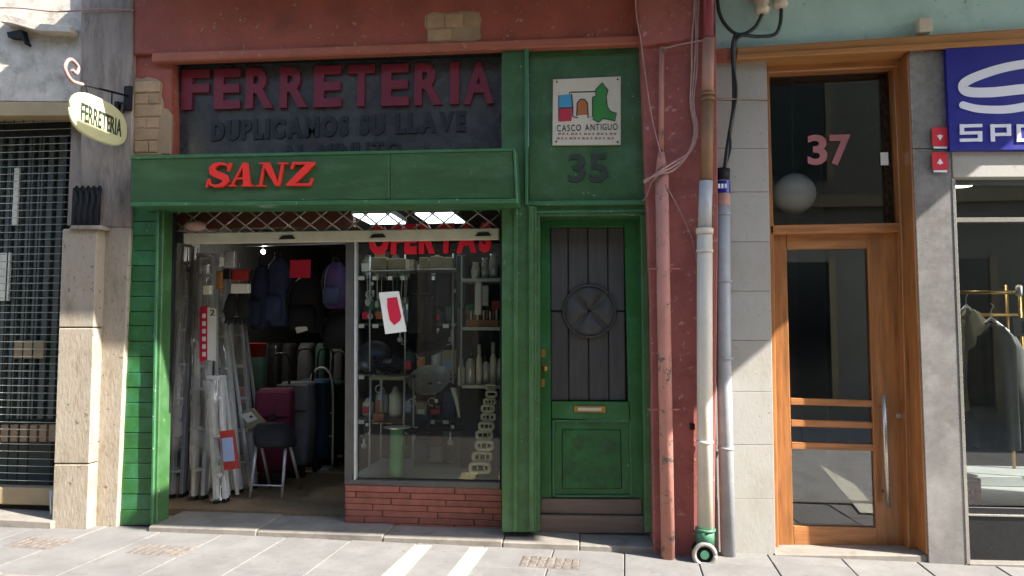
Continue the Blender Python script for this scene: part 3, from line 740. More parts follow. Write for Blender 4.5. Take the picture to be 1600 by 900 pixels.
# slim upright posts of the display rack
dr = thing('display_rack', 'slim steel display rack with upright posts and glass shelves in the window', 'rack', F(650, 720, .6))
for x, y, ya, yb2 in ((578, .62, 400, 580), (633, .62, 398, 600), (708, .62, 396, 600)):
    MB().tube([F(x, ya, y), F(x, yb2, y)], .007, 6).build('post', 'alu', dr)
for x0, x1, yy, y in ((575, 640, 406, .62), (640, 712, 404, .62)):
    PR('shelf', 'silver', dr, x0, yy+16, x1, yy+18, y-.12, y+.15, .001)
# right hand shelves
rs = thing('wall_shelves', 'white edged wall shelves at the right of the display window', 'shelves', F(755, 610, .45))
for yy in (511, 602, 435):
    PR('shelf_board', 'white_alu', rs, 722, yy, 792, yy+5, .33, .62, .002)
PR('back_panel', 'deep', rs, 720, 380, 800, 745, .63, .65, 0)
MB().tube([F(722, 400, .34), F(720, 604, .34)], .007, 6).build('post', 'alu', rs)
# beige cartons on the top shelf
for i, (x0, y0, x1, y1, d) in enumerate(((580, 402, 603, 421, .0), (606, 404, 634, 421, .02), (655, 402, 668, 420, 0), (672, 400, 690, 419, .02), (693, 402, 707, 420, .01))):
    o = PR('carton', 'card_beige', None, x0, y0, x1, y1, .52+d, .66, .003)
    tag(o, ['small beige carton at the left end of the top window shelf', 'wide beige carton second from the left on the top window shelf', 'narrow beige carton in the middle of the top window shelf',
            'beige carton second from the right on the top window shelf', 'beige carton at the right end of the top window shelf'][i], 'carton', 'cartons on the top window shelf')
# hanging utensils
random.seed(11)
for i in range(9):
    x = 573+i*8; y0 = 424+random.random()*4; L = 34+random.random()*22
    mb = MB(); a_ = F(x, y0, .56); b_ = F(x+random.uniform(-3, 3), y0+L, .56); mb.tube([a_, b_], .004, 5)
    kind = i % 3
    if kind == 0: mb.ball(b_, .028, 10, 6, (1, .4, 1.2))
    elif kind == 1: mb.box(b_.x-.022, b_.x+.022, b_.y-.006, b_.y+.006, b_.z-.06, b_.z)
    else: mb.tube([b_, b_+Vector((0, 0, -.05))], .016, 8)
    o = mb.build('kitchen_utensil', ['silver', 'green_plastic', 'cream_goods', 'silver', 'chrome_dark'][i % 5])
    tag(o, ['silver ladle', 'green slotted turner', 'cream whisk handle', 'small silver ladle', 'dark spatula', 'silver beater', 'green ladle', 'cream turner', 'silver masher'][i] +
        [' hanging at the left end of the window rail', ' hanging second from the left on the window rail', ' hanging third from the left on the window rail', ' hanging just right of the cream whisk on the rail',
         ' hanging in the middle of the window rail', ' hanging right of the dark spatula on the rail', ' hanging above the tilted white card', ' hanging second from the right on the window rail', ' hanging at the right end of the window rail'][i],
        'utensil', 'kitchen utensils hanging in the window')
# long-handled pan set and black grill boxes
def frying_pan(name, label, c, r, mat, tilt, group=None, handle=True):
    t = thing(name, label, 'pan', c, group)
    mb = MB(); n = 20
    m_ = Matrix.Rotation(math.radians(tilt), 4, 'X')
    rings = [(0.02, 0), (r*.75, 0), (r*.98, r*.32), (r, r*.33), (r*.96, r*.30), (r*.72, .01), (.02, .01)]
    vs = []
    for (q_, h) in rings:
        for k in range(n):
            a = 2*math.pi*k/n; vs.append(m_ @ Vector((q_*math.cos(a), q_*math.sin(a), h)))
    fs = [(i*n+k, i*n+(k+1) % n, (i+1)*n+(k+1) % n, (i+1)*n+k) for i in range(len(rings)-1) for k in range(n)]
    mb.add(vs, fs); mb.smooth = True; mb.build('pan_body', mat, t, local=True)
    if handle:
        a = m_ @ Vector((r*.5, -r*.85, r*.3)); b = m_ @ Vector((r*1.2, -r*1.3, r*.55)); MB().tube([a, b], .011, 6).build('handle', 'black', t, local=True)
    else:
        for s in (-1, 1):
            pts = [m_ @ Vector((s*r*.97, -.03, r*.3)), m_ @ Vector((s*(r+.03), -.02, r*.34)), m_ @ Vector((s*(r+.03), .02, r*.34)), m_ @ Vector((s*r*.97, .03, r*.3))]
            MB().tube(pts, .005, 5).build('handle', 'silver', t, local=True)
    return t
frying_pan('paella_pan', 'wide shallow pan tilted up on the middle of the window display', F(668, 545, .72), .165, 'chrome_dark', 28, 'pans in the window', False)
frying_pan('paella_pan', 'silvery pan lying tilted under the middle of the window, right of the little table', F(672, 600, .8), .17, 'silver', 38, 'pans in the window', False)
frying_pan('frying_pan', 'dark frying pan low in the middle of the window display', F(650, 668, .7), .12, 'chrome_dark', 30, 'pans in the window')
frying_pan('frying_pan', 'dark frying pan on top of the little steel table, left', F(607, 575, .66), .13, 'chrome_dark', 12, 'pans in the window')
frying_pan('frying_pan', 'black frying pan standing at the back left of the window', F(585, 560, .85), .14, 'chrome_dark', 62, 'pans in the window')
for i, (x0, y0, x1, y1, y, m_, nm, lb_) in enumerate((
        (637, 462, 676, 522, .7, 'black', 'appliance_box', 'black upright appliance box behind the tilted white card'),
        (640, 425, 668, 458, .72, 'chrome_dark', 'dark_canister', 'dark square canister on top of the black appliance box'),
        (680, 425, 704, 478, .74, 'navy', 'blue_box', 'navy blue box right of the dark canister in the window'),
        (712, 398, 727, 480, .5, 'teal_cloth', 'folded_cover', 'dark teal folded cover standing beside the right shelves'),
        (640, 690, 668, 722, .75, 'navy2', 'blue_tin', 'slate blue tin on the window floor left of centre'),
        (690, 672, 722, 722, .8, 'chrome_dark', 'tool_case', 'dark tool case at the back of the window floor'),
        (672, 698, 690, 722, .6, 'grey_cloth', 'grey_pot', 'small grey box on the window floor in front of the tool case'))):
    o = PR(nm, m_, None, x0, y0, x1, y1, y, y+.16, .008); tag(o, lb_, nm.split('_')[-1])
# cylinder lids on canister-like boxes
# little steel table with mint tin
st_ = thing('side_table', 'little steel framed table with a mottled top standing in the window', 'table', F(605, 712, .5))
x0_, x1_ = F(577, 650, .42).x, F(634, 650, .42).x; ztb = F(605, 591, .42).z
B('table_top', 'card_beige', st_, x0_, x1_, .40, .70, ztb-.012, ztb+.012, .003)
for x in (x0_+.01, x1_-.01):
    for y in (.41, .69): MB().tube([(x, y, ztb), (x, y, zds)], .008, 6).build('leg', 'alu', st_)
B('lower_shelf', 'wood_goods', st_, x0_+.01, x1_-.01, .42, .68, F(605, 660, .42).z-.008, F(605, 660, .42).z, .002)
mt_ = thing('mint_tin', 'tall mint green tin under a white dish at the front of the window', 'tin', F(617, 735, .24))
c = F(617, 735, .24); zt_ = F(617, 672, .24).z; rr_ = .05
MB().loft([(c.x, .29, zds+.004, rr_, rr_), (c.x, .29, zds+.02, rr_*1.02, rr_*1.02), (c.x, .29, zt_-.01, rr_*.98, rr_*.98), (c.x, .29, zt_, rr_*.9, rr_*.9)], 20).build('tin', 'mint', mt_)
MB().loft([(c.x, .29, zt_, .05, .05), (c.x, .29, zt_+.012, .1, .09), (c.x, .29, zt_+.016, .1, .09)], 20).build('dish', 'cream_goods', mt_)
# pliers and small orange box on lower shelf
o = PR('orange_box', 'orange_art', None, 583, 646, 600, 658, .46, .56, .003); tag(o, 'small orange box on the lower shelf of the steel table', 'box')
# knife block comb on the right shelf
kr = thing('knife_rack', 'wooden rack holding a row of upright handles on the upper right shelf', 'rack', F(752, 511, .36))
PR('block', 'wood_goods', kr, 728, 500, 779, 511, .36, .46, .003)
for i in range(10):
    x = 730.5+i*5; PR('knife_handle', ['wood_goods', 'cream_goods'][i % 2], kr, x-1.3, 484+(i*5 % 3), x+1.3, 500.4, .39, .415, .001)
tag(MB().ball(F(763, 478, .45), .04, 14, 8, (1, 1, .8)).build('dark_jug', 'black'), 'round black jug behind the wooden knife rack', 'jug')
o = PR('red_box', 'red_plastic', None, 768, 470, 781, 484, .4, .5, .003); tag(o, 'red box above the right end of the wooden knife rack', 'box')
o = PR('green_sponge_pack', 'green_plastic', None, 728, 476, 739, 490, .45, .5, .003); tag(o, 'small green pack at the left end of the knife shelf', 'pack')
# silver ware above
random.seed(5)
sw = [(743, 425, .030, 'jug'), (757, 428, .026, 'cup'), (771, 424, .034, 'pot')]
for i, (x, yb2, r_, k_) in enumerate(sw):
    c = F(x, 435, .42); h = .12+.03*i
    tag(MB().loft([(c.x, .43, c.z, r_, r_), (c.x, .43, c.z+h*.5, r_*1.15, r_*1.15), (c.x, .43, c.z+h*.9, r_*.7, r_*.7), (c.x, .43, c.z+h, r_*.9, r_*.9)], 14).build('metal_'+k_, 'silver'),
        ['slim silver jug at the left of the topmost right shelf', 'small silver cup in the middle of the topmost right shelf', 'largest silver pot at the right of the topmost right shelf'][i], k_)
o = PR('funnel_pack', 'card_white', None, 742, 440, 752, 492, .36, .40, .004); tag(o, 'long white pack hanging left of the red box by the right shelves', 'pack')
o = PR('funnel_pack', 'silver', None, 753, 446, 763, 478, .36, .40, .004); tag(o, 'short silvery pack hanging beside the long white pack', 'pack')
# thermos flasks on the middle right shelf
fl = [(720, 560, .026, 'cream_goods'), (734, 545, .034, 'silver'), (748, 538, .022, 'cream_goods'), (759, 552, .026, 'silver'), (770, 535, .024, 'cream_goods'), (780, 545, .02, 'silver')]
pos = ['at the left end', 'second from the left', 'third from the left', 'third from the right', 'second from the right', 'at the right end']
for i, (x, yt_, r_, mm) in enumerate(fl):
    c = F(x, 602, .38); zt_ = F(x, yt_, .38).z
    t = thing('vacuum_flask', ('cream' if mm == 'cream_goods' else 'silver')+' flask '+pos[i]+' of the middle right window shelf', 'flask', c, 'flasks on the middle right shelf')
    h = zt_-c.z
    MB().loft([(c.x, .4, c.z, r_, r_), (c.x, .4, c.z+h*.62, r_, r_), (c.x, .4, c.z+h*.72, r_*.6, r_*.6), (c.x, .4, c.z+h*.74, r_*.6, r_*.6)], 14).build('body', mm, t)
    MB().loft([(c.x, .4, c.z+h*.742, r_*.66, r_*.66), (c.x, .4, c.z+h, r_*.6, r_*.6)], 12).build('cap', 'silver' if mm != 'silver' else 'black', t)
# hanging silver moka funnels left of shelves
tag(MB().loft([(F(718, 640, .45).x, .45, F(718, 652, .45).z, .008, .008), (F(713, 625, .45).x, .45, F(713, 625, .45).z, .016, .016), (F(708, 610, .45).x, .45, F(708, 606, .45).z, .022, .022)], 10).build('nozzle', 'cream_goods'),
    'pale slanted nozzle hanging left of the lower right shelf', 'nozzle')
# stack of ring shaped key blanks / carabiners
ks = thing('chain_stack', 'tall stack of big pale metal links at the lower right of the window', 'links', F(752, 748, .26))
ys_ = 741; k = 0
while ys_ > 606:
    s = 1-(741-ys_)/135*.55; hp = 17*s+2; wpx = 30*s; xc = 751+(741-ys_)*.13
    for sx in (0,):
        for m2, wmul in ((0, 1.0),):
            pts = []
            for i in range(15):
                a = 2*math.pi*i/14; ca, sa = math.cos(a+.22), math.sin(a+.22); pts.append(F(xc+(k*7 % 3-1)*1.2+math.copysign(abs(ca)**.45, ca)*wpx/2, ys_-hp/2-math.copysign(abs(sa)**.5, sa)*hp*.36+(k*5 % 3-1)*.6, .24+(k % 2)*.03))
            MB().tube(pts, .012*s+.003, 6).build('link', 'cream_goods', ks)
            if s > .55:
                pts = [F(xc-wpx*.16, ys_-hp*.8, .23), F(xc-wpx*.16, ys_-hp*.2, .23)]; MB().tube(pts, .005, 5).build('link_pin', 'cream_goods', ks)
                pts = [F(xc+wpx*.18, ys_-hp*.8, .23), F(xc+wpx*.18, ys_-hp*.2, .23)]; MB().tube(pts, .005, 5).build('link_pin', 'cream_goods', ks)
    ys_ -= hp; k += 1
# small glinting tools along the back of the display floor
random.seed(3)
tn = ['leftmost', 'second', 'third', 'fourth', 'fifth', 'sixth']
for i in range(6):
    x = 652+i*13; c = F(x, 700, .88); r_ = .02+random.random()*.018; h = .07+.05*random.random()
    tag(MB().loft([(c.x, .88, zds+.004, r_, r_), (c.x, .88, zds+h*.7, r_*1.1, r_*1.1), (c.x, .88, zds+h, r_*.5, r_*.5)], 12).build('small_pot', ['navy2', 'silver', 'chrome_dark'][i % 3]),
        ['slate blue', 'silver', 'dark'][i % 3]+' little pot, '+(tn[i] if i == 0 else tn[i]+' from left')+' in the row behind the window floor', 'pot', 'little pots at the back of the window floor')
random.seed(31)
names = [('paint_tin', 'silver', 'tin'), ('cardboard_box', 'card_beige', 'box'), ('steel_pot', 'chrome_dark', 'pot'), ('plastic_basin', 'teal_cloth', 'basin'), ('wrapped_roll', 'navy2', 'roll'), ('enamel_pot', 'cream_goods', 'pot')]
rowsd = [(1.25, 430, 'upper'), (1.25, 505, 'second'), (1.25, 585, 'third'), (1.25, 655, 'lowest')]
bsr = thing('back_shelving', 'dark shelving full of stock at the back of the display window', 'shelving', F(640, 740, 1.35))
for (y, py, nm) in rowsd:
    z = F(640, py, y).z; B('shelf', 'win_frame', bsr, F(556, py, y).x, F(716, py, y).x, y, y+.3, z-.02, z, .002)
for px_ in (556, 716): B('upright', 'win_frame', bsr, F(px_, 500, y).x-.015, F(px_, 500, y).x+.015, y+.02, y+.28, zf, F(640, 395, y).z, .002)
od = ['first', 'second', 'third', 'fourth', 'fifth', 'sixth', 'seventh']
for (y, py, nm) in rowsd:
    z = F(640, py, y).z
    for i in range(7):
        kk = names[random.randrange(6)]; cx = F(568+i*22, py, y).x; h = random.uniform(.12, .27); w_ = random.uniform(.045, .062); mb = MB()
        if kk[0] in ('cardboard_box', 'wrapped_roll'): mb.box(cx-w_, cx+w_, y+.05, y+.2, z+.001, z+h); o = mb.build(kk[0], kk[1], bevel=.004)
        else:
            mb.loft([(cx, y+.12, z+.001, w_*.8, w_*.8), (cx, y+.12, z+h*.15, w_, w_), (cx, y+.12, z+h*.75, w_, w_), (cx, y+.12, z+h*.8, w_*.7, w_*.7), (cx, y+.12, z+h, w_*.35, w_*.35)], 14); o = mb.build(kk[0], kk[1])
        if (i*3+len(nm)) % 4: MB().box(cx-w_*.6, cx+w_*.55, y+.045-(.0 if kk[0] in ('cardboard_box', 'wrapped_roll') else .0), y+.049 if kk[0] in ('cardboard_box', 'wrapped_roll') else y+.07, z+h*.22, z+h*.58).build('paper_label', ['card_white', 'card_red', 'card_blue', 'orange_art', 'cream_goods'][(i*7+len(nm)) % 5], o)
        MB().rpx(560+i*22, py+1.5, 569+i*22, py+7.5, y-.004, y-.001).build('price_label', 'card_white', bsr)
        tag(o, {'paint_tin': 'silvery tin', 'cardboard_box': 'beige box', 'steel_pot': 'dark steel pot', 'plastic_basin': 'dark green canister', 'wrapped_roll': 'slate blue packet', 'enamel_pot': 'cream enamel pot'}[kk[0]]+', '+od[i]+' from left on the '+nm+' back shelf of the window', kk[2], 'stock on the back shelves of the window')
random.seed(77); seen_ = set()
for i in range(70):
    x = random.uniform(566, 712); py = random.choice((440, 470, 500, 535, 560, 620, 640, 690))+random.uniform(-8, 8); y = random.uniform(.72, 1.15)
    if 588 < x < 640 and py < 525: continue
    lab_ = 'small '+('silvery ' if i % 2 else 'dark ')+['drop shaped ladle', 'round strainer', 'tubular funnel', 'ring'][i % 4]+' hanging '+('high' if py < 485 else 'halfway up' if py < 590 else 'low')+' in the '+('left' if x < 614 else 'middle' if x < 665 else 'right')+' of the window'
    if lab_ in seen_: continue
    seen_.add(lab_)
    c = F(x, py, y); q_ = random.random(); L = random.uniform(.05, .11); kk = i % 4; sil = i % 2
    t = thing('hanging_article', lab_, 'household article', c, 'small '+('silvery' if sil else 'dark')+' articles hanging in the window')
    mm = ['chrome_dark', 'silver'][sil]; mb = MB()
    if kk == 0: mb.loft([(c.x, c.y, c.z, .012, .012), (c.x, c.y, c.z+L*.6, .03, .02), (c.x, c.y, c.z+L, .01, .01)], 10)
    elif kk == 1: mb.box(c.x-.006, c.x+.006, c.y-.004, c.y+.004, c.z, c.z+L*.7); mb.ball((c.x, c.y, c.z+.0), .024, 10, 6, (1, .4, 1)); mb.smooth = False
    elif kk == 2: mb.loft([(c.x, c.y, c.z, .035, .02), (c.x, c.y, c.z+L*.25, .035, .02), (c.x, c.y, c.z+L*.3, .01, .008), (c.x, c.y, c.z+L, .008, .008)], 10)
    else: mb.tube([(c.x+.032*math.cos(a*.5236), c.y, c.z+.032+.032*math.sin(a*.5236)) for a in range(13)], .006, 6)
    mb.build('article_body', mm, t)
    MB().tube([(c.x, c.y, c.z+L*.6), (c.x, c.y, c.z+L+.08)], .0018, 4).build('cord', 'galv', t)
    MB().box(c.x+.008, c.x+.032, c.y-.012, c.y-.010, c.z+L, c.z+L+.026).build('price_tag', 'card_white', t)
# lit fluorescent fittings above the window, seen through the lattice
for i, (xa, xb) in enumerate(((560, 618), (655, 715))):
    c0, c1 = F(xa, 342, .55), F(xb, 342, .55); zc_ = F(630, 342, .6).z
    t = thing('fluorescent_fitting', 'lit white fluorescent fitting behind the lattice, the '+('left' if i == 0 else 'right')+' one of the pair', 'lamp', ((c0.x+c1.x)/2, .6, zc_), 'fluorescent fittings over the window')
    MB().box(c0.x, c1.x, .42, .85, zc_, zc_+.012).build('diffuser', M['tube_light'], t, .003)
    MB().box(c0.x-.01, c1.x+.01, .41, .86, zc_+.0125, zc_+.05).build('housing', 'white_alu', t, .003)
    for sx in (c0.x+.03, c1.x-.03): MB().tube([(sx, .63, zc_+.05), (sx, .63, 2.55)], .004, 5).build('hanger', 'alu', t)

# ------------------------------------------------------------------ goods in the doorway
def plank_tube(mb, a, b, w_, d_):
    """rectangular rail from a to b, width w_ along x, depth d_ along y"""
    a, b = Vector(a), Vector(b)
    vs = []
    for p in (a, b):
        vs += [(p.x-w_/2, p.y-d_/2, p.z), (p.x+w_/2, p.y-d_/2, p.z), (p.x+w_/2, p.y+d_/2, p.z), (p.x-w_/2, p.y+d_/2, p.z)]
    return mb.add(vs, [(3, 2, 1, 0), (4, 5, 6, 7), (0, 1, 5, 4), (1, 2, 6, 5), (2, 3, 7, 6), (3, 0, 4, 7)])
def ladder(label, foot1, foot2, top1, top2, y0, lean, n, mat, gp='aluminium stepladders leaning in the doorway', rail=.03, deep=.05, wrap=True):
    """feet and heads in pixels; y0 depth of the feet, lean = how far the head stands back"""
    f1, f2 = F(*foot1, y0), F(*foot2, y0+.03); t1, t2 = F(*top1, y0+lean), F(*top2, y0+lean+.03)
    f1.z = zf+.02; f2.z = zf+.02
    t = thing('stepladder', label, 'ladder', (f1+f2)/2, gp)
    for a_, b_ in ((f1, t1), (f2, t2)):
        plank_tube(MB(), a_, b_, rail, deep).build('side_rail', mat, t, .003)
        f_ = Vector(a_); MB().box(f_.x-rail*.6, f_.x+rail*.6, f_.y-deep*.6, f_.y+deep*.6, zf, zf+.03).build('rubber_foot', 'black', t, .003)
        # back legs
        c = Vector((0, .09, 0)); plank_tube(MB(), Vector(a_)+Vector((.012, .16, 0)), Vector(b_)+c*.5, rail*.8, .02).build('back_leg', mat, t, .002)
    for i in range(n):
        k = (i+.7)/(n+.2); p, q_ = f1.lerp(t1, k), f2.lerp(t2, k)
        mb = MB(); d_ = deep*.9
        mb.add([(p.x, p.y-d_, p.z), (q_.x, q_.y-d_, q_.z), (q_.x, q_.y+d_, q_.z), (p.x, p.y+d_, p.z), (p.x, p.y-d_, p.z-.02), (q_.x, q_.y-d_, q_.z-.02), (q_.x, q_.y+d_, q_.z-.02), (p.x, p.y+d_, p.z-.02)],
               [(0, 1, 2, 3), (7, 6, 5, 4), (0, 4, 5, 1), (1, 5, 6, 2), (2, 6, 7, 3), (3, 7, 4, 0)]).build('tread', mat, t)
    mid = t1.lerp(t2, .5); MB().box(min(t1.x, t2.x)-.015, max(t1.x, t2.x)+.015, mid.y-.05, mid.y+.07, mid.z-.01, mid.z+.02).build('top_cap', mat, t, .004)
    if wrap:
        mb = MB(); vs = []; nn, mm_ = 26, 8
        for i in range(nn+1):
            k = i/nn
            for j in range(mm_+1):
                u = j/mm_; p = f1.lerp(t1, k*.98+.01); q_ = f2.lerp(t2, k*.98+.01); b_ = p.lerp(q_, u*1.24-.12)
                nz_ = mnoise.noise(Vector((b_.x*14+lean*50, b_.z*4, 3)))*.028+mnoise.noise(Vector((b_.x*40, b_.z*14, 9)))*.010
                vs.append((b_.x+nz_*.6, b_.y-deep-.014-abs(nz_)-.012*math.sin(u*math.pi), b_.z))
        mb.add(vs, [(i*(mm_+1)+j, i*(mm_+1)+j+1, (i+1)*(mm_+1)+j+1, (i+1)*(mm_+1)+j) for i in range(nn) for j in range(mm_)]); mb.smooth = True
        mb.build('plastic_wrap', 'plastic', t)
    return t
ladder('tallest plastic wrapped stepladder at the far left of the doorway', (268, 800), (284, 800), (288, 384), (304, 384), .62, .22, 7, 'alu')
ladder('wrapped stepladder with the red and white label strip, second from the left', (303, 803), (318, 803), (312, 400), (334, 400), .58, .26, 6, 'white_alu')
ladder('slim grey stepladder in plastic behind the labelled ones', (372, 785), (398, 780), (352, 498), (378, 498), 1.0, .2, 5, 'alu')
sh = ladder('short white stepladder with the pale blue and red label, in front', (338, 800), (352, 800), (328, 592), (346, 590), .50, .12, 3, 'white_alu')
ladder('wrapped stepladder standing at the back between the tall ones', (330, 790), (356, 788), (322, 410), (352, 408), .85, .2, 6, 'alu')
ladder('narrow wrapped stepladder pressed against the tallest one', (286, 799), (296, 799), (300, 420), (316, 420), .72, .2, 6, 'alu')
ladder('wrapped stepladder just left of the stool, behind the short one', (360, 792), (374, 790), (334, 500), (352, 500), .8, .2, 5, 'white_alu')
# labels
t = thing('ladder_label', 'long red and white label strip on the second ladder', 'label', F(325, 565, .62))
P('red_field', 'card_red', t, [(312, 480), (324, 478), (324, 562), (312, 566)], .66, .664, 0); P('white_field', 'card_white', t, [(324, 480), (338, 483), (337, 564), (324, 562)], .66, .664, 0)
q = R(328, 484, 335, 493, .656); text(t, '2', q[0], q[1], q[2], q[3], .655, .66, 'ink', bold=0)
for k in range(6): MB().rpx(316, 490+k*12, 321, 497+k*12, .656, .66).build('print_mark', 'card_white', t)
t = thing('ladder_label', 'pale blue label with red borders on the short front ladder', 'label', F(358, 735, .5))
P('red_field', 'red_plastic', t, [(343, 674), (366, 671), (374, 732), (350, 735)], .475, .479, 0); P('blue_field', 'card_blue', t, [(346, 685), (363, 683), (367, 720), (349, 722)], .471, .475, 0)
# odds and ends hung over the ladders
random.seed(21)
def hung(label, name, cat, x0, y0, x1, y1, y, mat, d=.05, bv=.006):
    t = thing(name, label, cat, F((x0+x1)/2, y1, y)); PR('body', mat, t, x0, y0, x1, y1, y, y+d, bv)
    a = F((x0+x1)/2, y0, y+d/2); MB().tube([a, a+Vector((0, 0, .05))], .003, 5).build('hook', 'alu', t); return t
hung('white price tag hanging among the ladders', 'price_tag', 'tag', 343, 402, 350, 416, .5, 'card_white', .003, 0)
hung('red packaged item hanging at the right of the ladders', 'red_packet', 'packet', 362, 421, 386, 438, .6, 'red_plastic')
hung('pale folded cloth packet below the red packet', 'white_packet', 'packet', 360, 443, 388, 458, .6, 'card_white')
hung('yellowish sponge packet hanging over the second ladder', 'yellow_packet', 'packet', 316, 446, 328, 460, .52, 'cream_goods')
hung('blister packed brown tool hanging right of the white tag', 'tool_packet', 'packet', 337, 424, 346, 452, .56, 'wood_goods')
hung('silver fan shaped bunch of cutlery hanging at the top of the doorway', 'metal_packet', 'packet', 350, 392, 366, 418, .56, 'silver')
hung('small black packet beside the brown tool packet', 'black_packet', 'packet', 348, 420, 360, 436, .58, 'black')
# pair of black gloves / boots
t = thing('work_gloves', 'pair of black work gloves hanging over the grey ladder', 'gloves', F(368, 500, .7))
for k in (-1, 1):
    c = F(368+k*9, 478, .7); MB().loft([(c.x+k*.01, .72, c.z-.1, .035, .02), (c.x+k*.012, .72, c.z-.04, .055, .028), (c.x, .72, c.z+.03, .05, .03), (c.x-k*.01, .72, c.z+.1, .03, .02)], 12).build('glove', 'black_cloth', t)
    for f_ in range(4): MB().tube([(c.x-.035+f_*.024, .72, c.z-.09), (c.x-.04+f_*.027, .715, c.z-.14-.01*(f_ % 2))], .011, 6).build('finger', 'black_cloth', t)
# hanging backpacks and coats
def bag(label, name, x0, y0, x1, y1, y, mat, group='bags hanging in the doorway', pocket=True, straps=True, pmat=None):
    a = R(x0, y0, x1, y1, y); cx = (a[0]+a[1])/2; w2 = (a[1]-a[0])/2; h = a[3]-a[2]; z = a[2]
    t = thing(name, label, 'bag', (cx, y, z), group)
    secs = [(cx, y+.1, z, w2*.7, .05), (cx, y+.1, z+h*.04, w2*.95, .09), (cx, y+.1, z+h*.4, w2, .11), (cx, y+.1, z+h*.7, w2*.93, .10), (cx, y+.1, z+h*.9, w2*.7, .07), (cx, y+.1, z+h, w2*.35, .03)]
    MB().loft(secs, 24, 2.8, .03, 5, x0).build('body', mat, t)
    if pocket:
        secs = [(cx, y+.0, z+h*.07, w2*.6, .03), (cx, y-.01, z+h*.12, w2*.74, .05), (cx, y-.01, z+h*.38, w2*.72, .05), (cx, y+.0, z+h*.46, w2*.6, .03)]
        MB().loft(secs, 20, 3).build('pocket', pmat or mat, t)
    if straps:
        MB().tube(bez([(cx-w2*.25, y+.1, z+h*.97), (cx-w2*.2, y+.08, z+h*1.08), (cx+w2*.2, y+.08, z+h*1.08), (cx+w2*.25, y+.1, z+h*.97)], 5), .008, 6).build('grab_loop', 'black_cloth', t)
        MB().tube(bez([(cx-w2*.5, y+.0, z+h*.9), (cx-w2*.9, y-.01, z+h*.6), (cx-w2*.85, y+.02, z+h*.3)], 5), .012, 6).build('strap', 'black_cloth', t)
    return t
bag('navy backpack hanging left in the doorway', 'backpack', 386, 412, 414, 515, 1.2, 'navy')
bag('larger slate blue backpack hanging in the middle left of the doorway', 'backpack', 408, 402, 446, 510, 1.3, 'navy2')
bag('large black bag hanging under the red card', 'backpack', 446, 430, 502, 520, 1.35, 'black_cloth')
bag('purple backpack hanging at the right of the doorway', 'backpack', 502, 408, 536, 482, 1.1, 'purple', pmat='navy2')
bag('black bag below the purple backpack', 'shoulder_bag', 500, 490, 540, 545, 1.3, 'black_cloth', pocket=False)
MB().tube([F(380, 384, 1.25), F(540, 380, 1.25)], .01, 6).build('hanging_rail', 'alu', cb)
o = PR('red_card', 'card_red', None, 453, 406, 485, 434, 1.15, 1.155, 0); tag(o, 'blank red price card hanging over the black bag in the doorway', 'card')
o = P('white_card', 'card_white', None, [(461, 512), (478, 506), (481, 516), (464, 521)], 1.3, 1.304, 0); tag(o, 'small tilted white card under the black bag', 'card')
for i, (x0, x1, mt2) in enumerate(((388, 412, 'teal_cloth'), (415, 436, 'chrome_dark'), (438, 455, 'black_cloth'), (462, 486, 'dim_grey'), (490, 508, 'teal_cloth'), (512, 536, 'dim_grey'))):
    a = R(x0, 536, x1, 640, 2.6); w2 = (a[1]-a[0])/2; cx = (a[0]+a[1])/2
    o = MB().loft([(cx, 2.7, zf+.45, w2, .1), (cx, 2.7, zf+.5, w2*1.02, .12), (cx, 2.7, a[3]-.05, w2*.9, .12), (cx, 2.7, a[3], w2*.7, .08)], 18, 3.5, .03, 6, i).build('rolled_mat', mt2)
    tag(o, ['dark green', 'grey', 'black', 'dull grey', 'bottle green', 'smoke grey'][i]+' upright bundle, '+['leftmost', 'second from the left', 'third from the left', 'third from the right', 'second from the right', 'rightmost'][i]+' at the dim back of the shop', 'bundle', 'bundles at the back of the shop')
bk = thing('stock_bench', 'dark low bench carrying the bundles at the dim back of the shop', 'bench', F(460, 690, 2.9)); B('bench_top', 'deep', bk, F(380, 650, 2.5).x, F(545, 650, 2.5).x, 2.5, 2.95, zf+.38, zf+.449)
for x in (390, 535): B('leg', 'deep', bk, F(x, 650, 2.5).x-.03, F(x, 650, 2.5).x+.03, 2.6, 2.8, zf, zf+.38)
